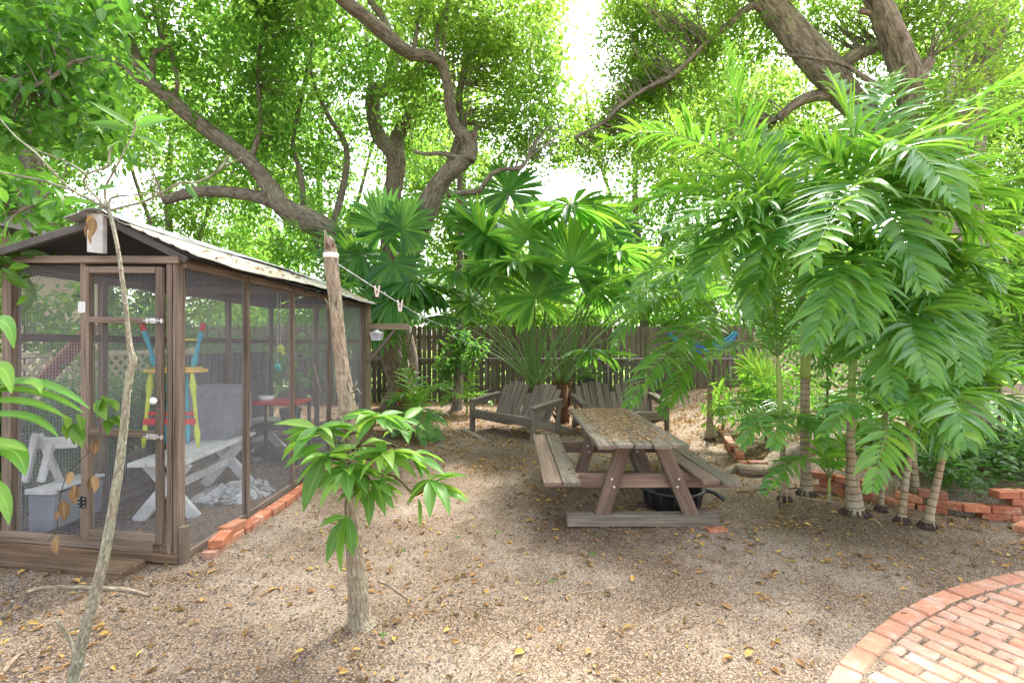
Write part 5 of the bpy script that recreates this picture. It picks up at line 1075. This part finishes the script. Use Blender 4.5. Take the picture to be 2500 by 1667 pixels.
# strap leaved plant at the left edge and vine on the cage
def strap():
    D = 2.5; T = empty('strap_leaf_plant', tuple(at(-150, 1500, D)), 'plant with long arching strap leaves poking in from the left edge', 'plant')
    fb = FB()
    for i, (p, w_) in enumerate((([(-180, 1010), (60, 860), (219, 997)], 30), ([(-180, 1020), (40, 890), (205, 1008)], 26), ([(-180, 1040), (20, 930), (160, 1018)], 28), ([(-180, 1060), (60, 960), (143, 1066)], 26), ([(-150, 1150), (50, 1030), (62, 1160)], 52), ([(-150, 1220), (20, 1130), (22, 1280)], 40), ([(-140, 900), (20, 690), (34, 850)], 40), ([(-120, 960), (20, 830), (28, 960)], 40), ([(-160, 1100), (-20, 1060), (66, 1100)], 34), ([(-180, 1030), (110, 880), (100, 960)], 30))):
        B = bez(*[np.array(at(x, y, D - .1 * k)) for k, (x, y) in enumerate(p)], 14); T_ = nrm(np.gradient(B, axis=0)); S_ = nrm(np.cross(T_, [0, -.5, 1.])); N_ = np.cross(S_, T_); wd = w_ / FPX * D / 2 * np.array([.5, .7, .85, .95, 1, 1, 1, .96, .9, .82, .7, .54, .35, .05])[:, None]
        V = np.stack([B - S_ * wd + N_ * wd * .3, B, B + S_ * wd + N_ * wd * .3], 1).reshape(-1, 3); F = []
        for q in range(13): a = q * 3; F += [[a, a + 1, a + 4, a + 3], [a + 1, a + 2, a + 5, a + 4]]
        fb.push(V, np.array(F), np.full(len(V), random.random()), np.array([(q / 13, s, 0) for q in range(14) for s in (-1, 0, 1)], float))
    fb.build('leaves', LF_MANGO, T)
strap()
def vine():
    D = 3.14; T = empty('climbing_vine', tuple(at(135, 1320, D)), 'thin vine with green and withered leaves climbing the cage front', 'vine')
    path = [(118, 1320), (139, 1290), (142, 1240), (155, 1180), (175, 1145), (215, 1105), (235, 1075), (245, 1045), (240, 1010), (243, 975)]
    mb = MB(); mb.tube([at(x, y, D) for x, y in path], [.003] * len(path), 5, sub=3); mb.tube([at(245, 1045, D), at(262, 1020, D), at(285, 1012, D)], .002, 4); mb.tube([at(215, 1105, D), at(190, 1040, D), at(160, 1010, D)], .002, 4); mb.build('stem', TWIGM, T)
    def put(fr, m, nm, dr=.35, wid=.42):
        fb = FB(); S = []
        for (x, y, x2, y2) in fr: a = at(x, y, D - .02); b = at(x2, y2, D - .10); S.append((tuple(a), tuple((b - a).normalized()), (b - a).length))
        bigleaves(fb, S, wid, dr, seed=len(fr)); fb.build(nm, m, T)
    put([(245, 975, 262, 1020), (243, 975, 240, 1015), (248, 970, 290, 995), (246, 972, 278, 978), (264, 1020, 262, 1058), (285, 1012, 300, 1022), (176, 1035, 182, 1078), (180, 1035, 205, 1085), (172, 1035, 160, 1070), (180, 1032, 215, 1055), (170, 1030, 150, 1055), (190, 1010, 200, 1045), (158, 1012, 165, 1040), (250, 972, 236, 1000), (262, 1018, 298, 1030)], LF_MANGO, 'leaves')
    put([(238, 1070, 212, 1098), (236, 1072, 228, 1100), (175, 1150, 160, 1175), (182, 1185, 172, 1215), (180, 1185, 186, 1215), (222, 1165, 215, 1195), (155, 1220, 158, 1262), (150, 1240, 130, 1262), (135, 1310, 142, 1330), (228, 1160, 232, 1190)], LF_DRY, 'dry_leaves', 1.6, .42)
vine()
fb = FB(); S = [(tuple(at(228, 530, 3.15)), (0, -.1, -1), .13, .05), (tuple(at(218, 545, 3.14)), (-.2, -.1, -1), .10, .06), (tuple(at(225, 560, 3.13)), (.1, -.2, -1), .11, .05), (tuple(at(222, 525, 3.13)), (-.5, -.1, -.8), .06, .05)]
bigleaves(fb, S, droop=.3); tag(fb.build('withered_leaf', LF_DRY, None, tuple(at(228, 530, 3.15))), 'curled brown leaf hanging on the white gable board of the cage', 'leaf')
# ---------------------------------------------------------------- ground litter, stuff
def scatter(n, reg, dens=None, seed=0, clump=0.):
    g = np.random.default_rng(seed); X = g.uniform(reg[0], reg[1], n); Y = g.uniform(reg[2], reg[3], n)
    k = int(n * clump)
    if k:
        nc = max(6, k // 14); ci = g.integers(0, nc, k); X[:k] = X[n - nc:][ci] + g.normal(size=k) * g.choice([.05, .12, .25], k); Y[:k] = Y[n - nc:][ci] + g.normal(size=k) * g.choice([.04, .1, .2], k)
    keep = np.abs(X) < (Y * 1.12 + .6)
    if dens is not None: keep &= g.random(n) < dens(X, Y)
    X, Y = X[keep], Y[keep]; return X, Y, gz(X, Y), g
def litter(nm, n, reg, L, W, mat, label, seed, dens=None, lift=.006, flat=.35):
    X, Y, Z, g = scatter(n, reg, dens, seed, .55 if n < 60000 else .3); m = len(X); a = g.uniform(0, 6.283, m); l = L[0] + (L[1] - L[0]) * g.random(m) ** 1.7
    p = np.stack([X, Y, Z + lift + g.random(m) * lift], 1); fb = FB()
    fb.simple(p, np.stack([np.cos(a), np.sin(a), g.normal(size=m) * .18], 1), nrm(g.normal(size=(m, 3)) * flat + [0, 0, 1.]), l, l * g.uniform(*W, m), g.random(m) ** 1.0, .35)
    tag(fb.build(nm, mat, None, None, False), label, 'ground litter', kind='stuff')
wave = lambda X, Y: np.clip(.5 + .5 * np.sin(X * 1.9 + 1.2 * np.sin(Y * 1.3)) * np.sin(Y * 1.7 + .6 * X), 0, 1)
off = lambda X, Y: (patio_d(X, Y) < -.02)
litter('fallen_leaves', 11000, (-5, 6, 1.7, 6), (.014, .062), (.28, .62), LITTER, 'scattered yellow and brown fallen leaves over the open soil', 1, lambda X, Y: np.where(off(X, Y), .25 + .4 * wave(X, Y) + .8 * (np.abs(X - 1) < .9) * (np.abs(Y - 4.6) < 1) + 1.0 * (X > 2.2) * (Y > 3.1), .03))
litter('leaf_litter', 26000, (-7, 8, 5.5, 11.1), (.03, .07), (.35, .6), LITTER, 'thick carpet of brown leaf litter towards the fence', 2, lambda X, Y: np.clip(.25 + .12 * (Y - 6) + .4 * wave(X, Y) + .5 * (X > 2.8), 0, 1))
litter('litter_flakes', 100000, (-4.5, 6, 1.6, 6.5), (.005, .016), (.3, .7), FLAKES, 'fine tan leaf fragments strewn over the sandy soil', 3, lambda X, Y: np.where(off(X, Y), .25 + .75 * wave(X * 1.3, Y * 1.2), .01), .003)
def tabletop_litter():
    g = np.random.default_rng(5); n = 2600; f = g.random(n); X = .965 + g.normal(size=n) * .17; Y = 3.6 + 1.78 * f ** .8; k = (X > .64) & (X < 1.28); X, Y = X[k], Y[k]; X -= .10 * (4.5 - Y) * 0
    n = len(X); a = g.uniform(0, 6.28, n); l = g.uniform(.012, .035, n); fb = FB(); fb.simple(np.stack([X, Y, .752 + g.random(n) * .006], 1), np.stack([np.cos(a), np.sin(a), g.normal(size=n) * .12], 1), nrm(g.normal(size=(n, 3)) * .3 + [0, 0, 1.]), l, l * .5, .4 + .6 * g.random(n))
    for x in (.45, 1.66):
        m = 70; a = g.uniform(0, 6.28, m); l = g.uniform(.015, .04, m); fb.simple(np.stack([x + g.uniform(-.06, .06, m), g.uniform(3.7, 5.4, m), .452 + g.random(m) * .004], 1), np.stack([np.cos(a), np.sin(a), a * 0], 1), np.tile([0, 0, 1.], (m, 1)), l, l * .45, g.random(m))
    tag(fb.build('table_litter', LITTERT, None, None, False), 'dry leaf fragments covering the picnic table top', 'ground litter', kind='stuff')
tabletop_litter()
litter('twig_litter', 1500, (-4.5, 5, 1.7, 5.5), (.05, .16), (.02, .04), LITTERT, 'thin dry twigs and stalks strewn over the soil', 6, lambda X, Y: np.where(off(X, Y), .6, 0))
def gravel():
    t = NT('grey_gravel'); tn = t.attr('tint', 'Fac'); c = t.ramp(tn, [(0, (.06, .05, .045)), (.5, (.15, .13, .12)), (.9, (.24, .21, .19)), (1, (.42, .39, .35))]); m = t.done(t.bsdf(c, .95, spec=.15))
    X, Y, Z, g = scatter(60000, (-4.5, 4, 1.6, 4.2), lambda X, Y: np.where(off(X, Y), np.clip(.75 - .25 * (X + 3) - .2 * (Y - 2), .0, 1) * (.3 + .7 * wave(X, Y * 1.4)), .0), 9)
    n = len(X); s = g.uniform(.003, .010, n) ; o = np.array([[1, 0, 0], [0, 1, 0], [-1, 0, 0], [0, -1, 0], [.2, .1, .8], [0, 0, -.6]], float)
    V = np.stack([X, Y, Z + s * .3], 1)[:, None] + (o[None] + g.normal(size=(n, 6, 3)) * .22) * s[:, None, None]; f = np.array([[0, 1, 4, 4], [1, 2, 4, 4], [2, 3, 4, 4], [3, 0, 4, 4]])
    V = V.reshape(-1, 3); base = np.arange(n) * 6; tri = np.concatenate([base[:, None] + np.array([[0, 1, 4]]), base[:, None] + np.array([[1, 2, 4]]), base[:, None] + np.array([[2, 3, 4]]), base[:, None] + np.array([[3, 0, 4]])])
    me = bpy.data.meshes.new('gravel'); me.vertices.add(len(V)); me.vertices.foreach_set('co', V.astype('f').ravel()); me.loops.add(tri.size); me.loops.foreach_set('vertex_index', tri.astype('i').ravel()); me.polygons.add(len(tri)); me.polygons.foreach_set('loop_start', np.arange(0, tri.size, 3, dtype='i')); me.polygons.foreach_set('loop_total', np.full(len(tri), 3, 'i')); me.update(calc_edges=True)
    me.attributes.new('tint', 'FLOAT', 'POINT').data.foreach_set('value', np.repeat(g.random(n) ** 1.3, 6).astype('f')); tag(finish(me, 'gravel', m, None, None, False), 'loose grey gravel crumbs before the cage', 'gravel', kind='stuff')
gravel()
# ground cover plants in the bed
def cover():
    g = np.random.default_rng(21); n = 900; X = g.uniform(3.9, 8.2, n); Y = g.uniform(4.25, 8.5, n); k = (bed_in(X, Y) > .12) & (X > 3.5 + (Y - 4.3) * .42); X, Y = X[k], Y[k]; m = len(X); H = g.uniform(.08, .38, m)
    per = 14; a = g.uniform(0, 6.28, (m, per)); P = np.stack([X[:, None] + .07 * np.cos(a), Y[:, None] + .07 * np.sin(a), (gz(X, Y) + 0)[:, None] + H[:, None] * g.uniform(.4, 1.1, (m, per))], -1).reshape(-1, 3)
    a = a.ravel(); q = len(a); fb = FB(); L = g.uniform(.07, .13, q); fb.strips(P, np.stack([np.cos(a), np.sin(a), g.uniform(-.1, .5, q)], 1), nrm(g.normal(size=(q, 3)) * .3 + [0, 0, 1]), L, L * .46, g.random(q), .4, (.15, .9, 1, .6, .05), .15)
    tag(fb.build('ground_cover', LF_DARK, None, None, False), 'dense low green ground cover filling the right side of the bed', 'ground cover', kind='stuff')
    g = np.random.default_rng(22); X = g.uniform(-4, 3, 26); Y = g.uniform(2, 4.5, 26); S = []
    fb = FB()
    for x, y in zip(X, Y):
        if patio_d(x, y) > -.1 or x < -2: continue
        k = 7; a = g.uniform(0, 6.28, k); fb.strips(np.tile([x, y, g0(x, y)], (k, 1)), np.stack([np.cos(a), np.sin(a), np.full(k, .5)], 1), np.tile([0, 0, 1.], (k, 1)), .03, .009, g.random(k), .5, (.2, 1, .1))
    tag(fb.build('weeds', LF_MANGO, None, None, False), 'tiny green weed sprouts dotted over the soil', 'weeds', kind='stuff')
cover()
# sticks, roots, logs
def stick(name, pts, w_, label, mat=STICKM, cat='stick', n=8, rough=.12, group=None):
    P = [Vector(((x - 1250) / FPX * (1770 / (y - 833)), 1770 / (y - 833), 0)) for x, y in pts]
    for i, p in enumerate(P): p.z = g0(p.x, p.y) + (w_ if not hasattr(w_, '__len__') else w_[i]) * .45
    mb = MB(); mb.tube(P, w_ if hasattr(w_, '__len__') else [w_ * .7] + [w_] * (len(P) - 2) + [w_ * .6] if len(P) > 2 else [w_, w_ * .8], n, rough, sub=3); o = mb.build(name, mat, None, tuple(P[0]), True); tag(o, label, cat, group)
stick('surface_root', [(65, 1452), (100, 1442), (170, 1437), (250, 1440), (310, 1443), (365, 1455)], .014, 'pale root lying across the gravel in front of the cage', BARK_P, 'root')
stick('dry_stick', [(0, 1655), (25, 1620), (58, 1592)], .012, 'short pale stick at the lower left corner of the yard')
stick('surface_root', [(922, 1418), (950, 1428), (980, 1448), (1010, 1466)], .009, 'short pale root in the soil right of the mango trunk', BARK_P, 'root')
stick('log', [(1130, 1052), (1150, 1060), (1172, 1072)], [.045, .042, .03], 'short pale log lying on the soil near the left garden bench', BARK_P, 'log', 10)
stick('dry_stick', [(1375, 1455), (1420, 1446), (1500, 1432), (1525, 1418)], .004, 'long thin twig on the soil below the picnic table')
stick('dry_stick', [(1800, 1202), (1870, 1196), (1960, 1190)], .012, 'brown stick behind the black pan under the palms', TWIGM)
stick('dry_stick', [(1950, 1215), (1985, 1222), (2020, 1228)], .012, 'grey stick lying between the palm trunks')
stick('dry_stick', [(2135, 1270), (2145, 1280), (2155, 1290)], .010, 'short stick beside the second palm trunk')
stick('dry_stick', [(1430, 1560), (1445, 1530), (1462, 1510)], .003, 'curved thin twig in the open soil at the bottom centre')
stick('surface_root', [(1770, 1160), (1800, 1152), (1830, 1160), (1870, 1150), (1920, 1140), (2010, 1128), (2110, 1110), (2280, 1100)], [.03, .07, .09, .075, .09, .12, .14, .2], 'thick knobbly root creeping from the big tree over the brick pile', BARK_P, 'root', 14, .25)
stick('surface_root', [(1955, 1118), (2000, 1108), (2070, 1092), (2200, 1085)], [.05, .1, .16, .2], 'broad tan root mound behind the palm trunks', BARK_P, 'root', 14, .2)
stick('black_hose', [(900, 1010), (960, 1012), (1020, 1008), (1080, 998)], .014, 'dark hose lying on the litter under the left trees', BLACKP, 'hose')
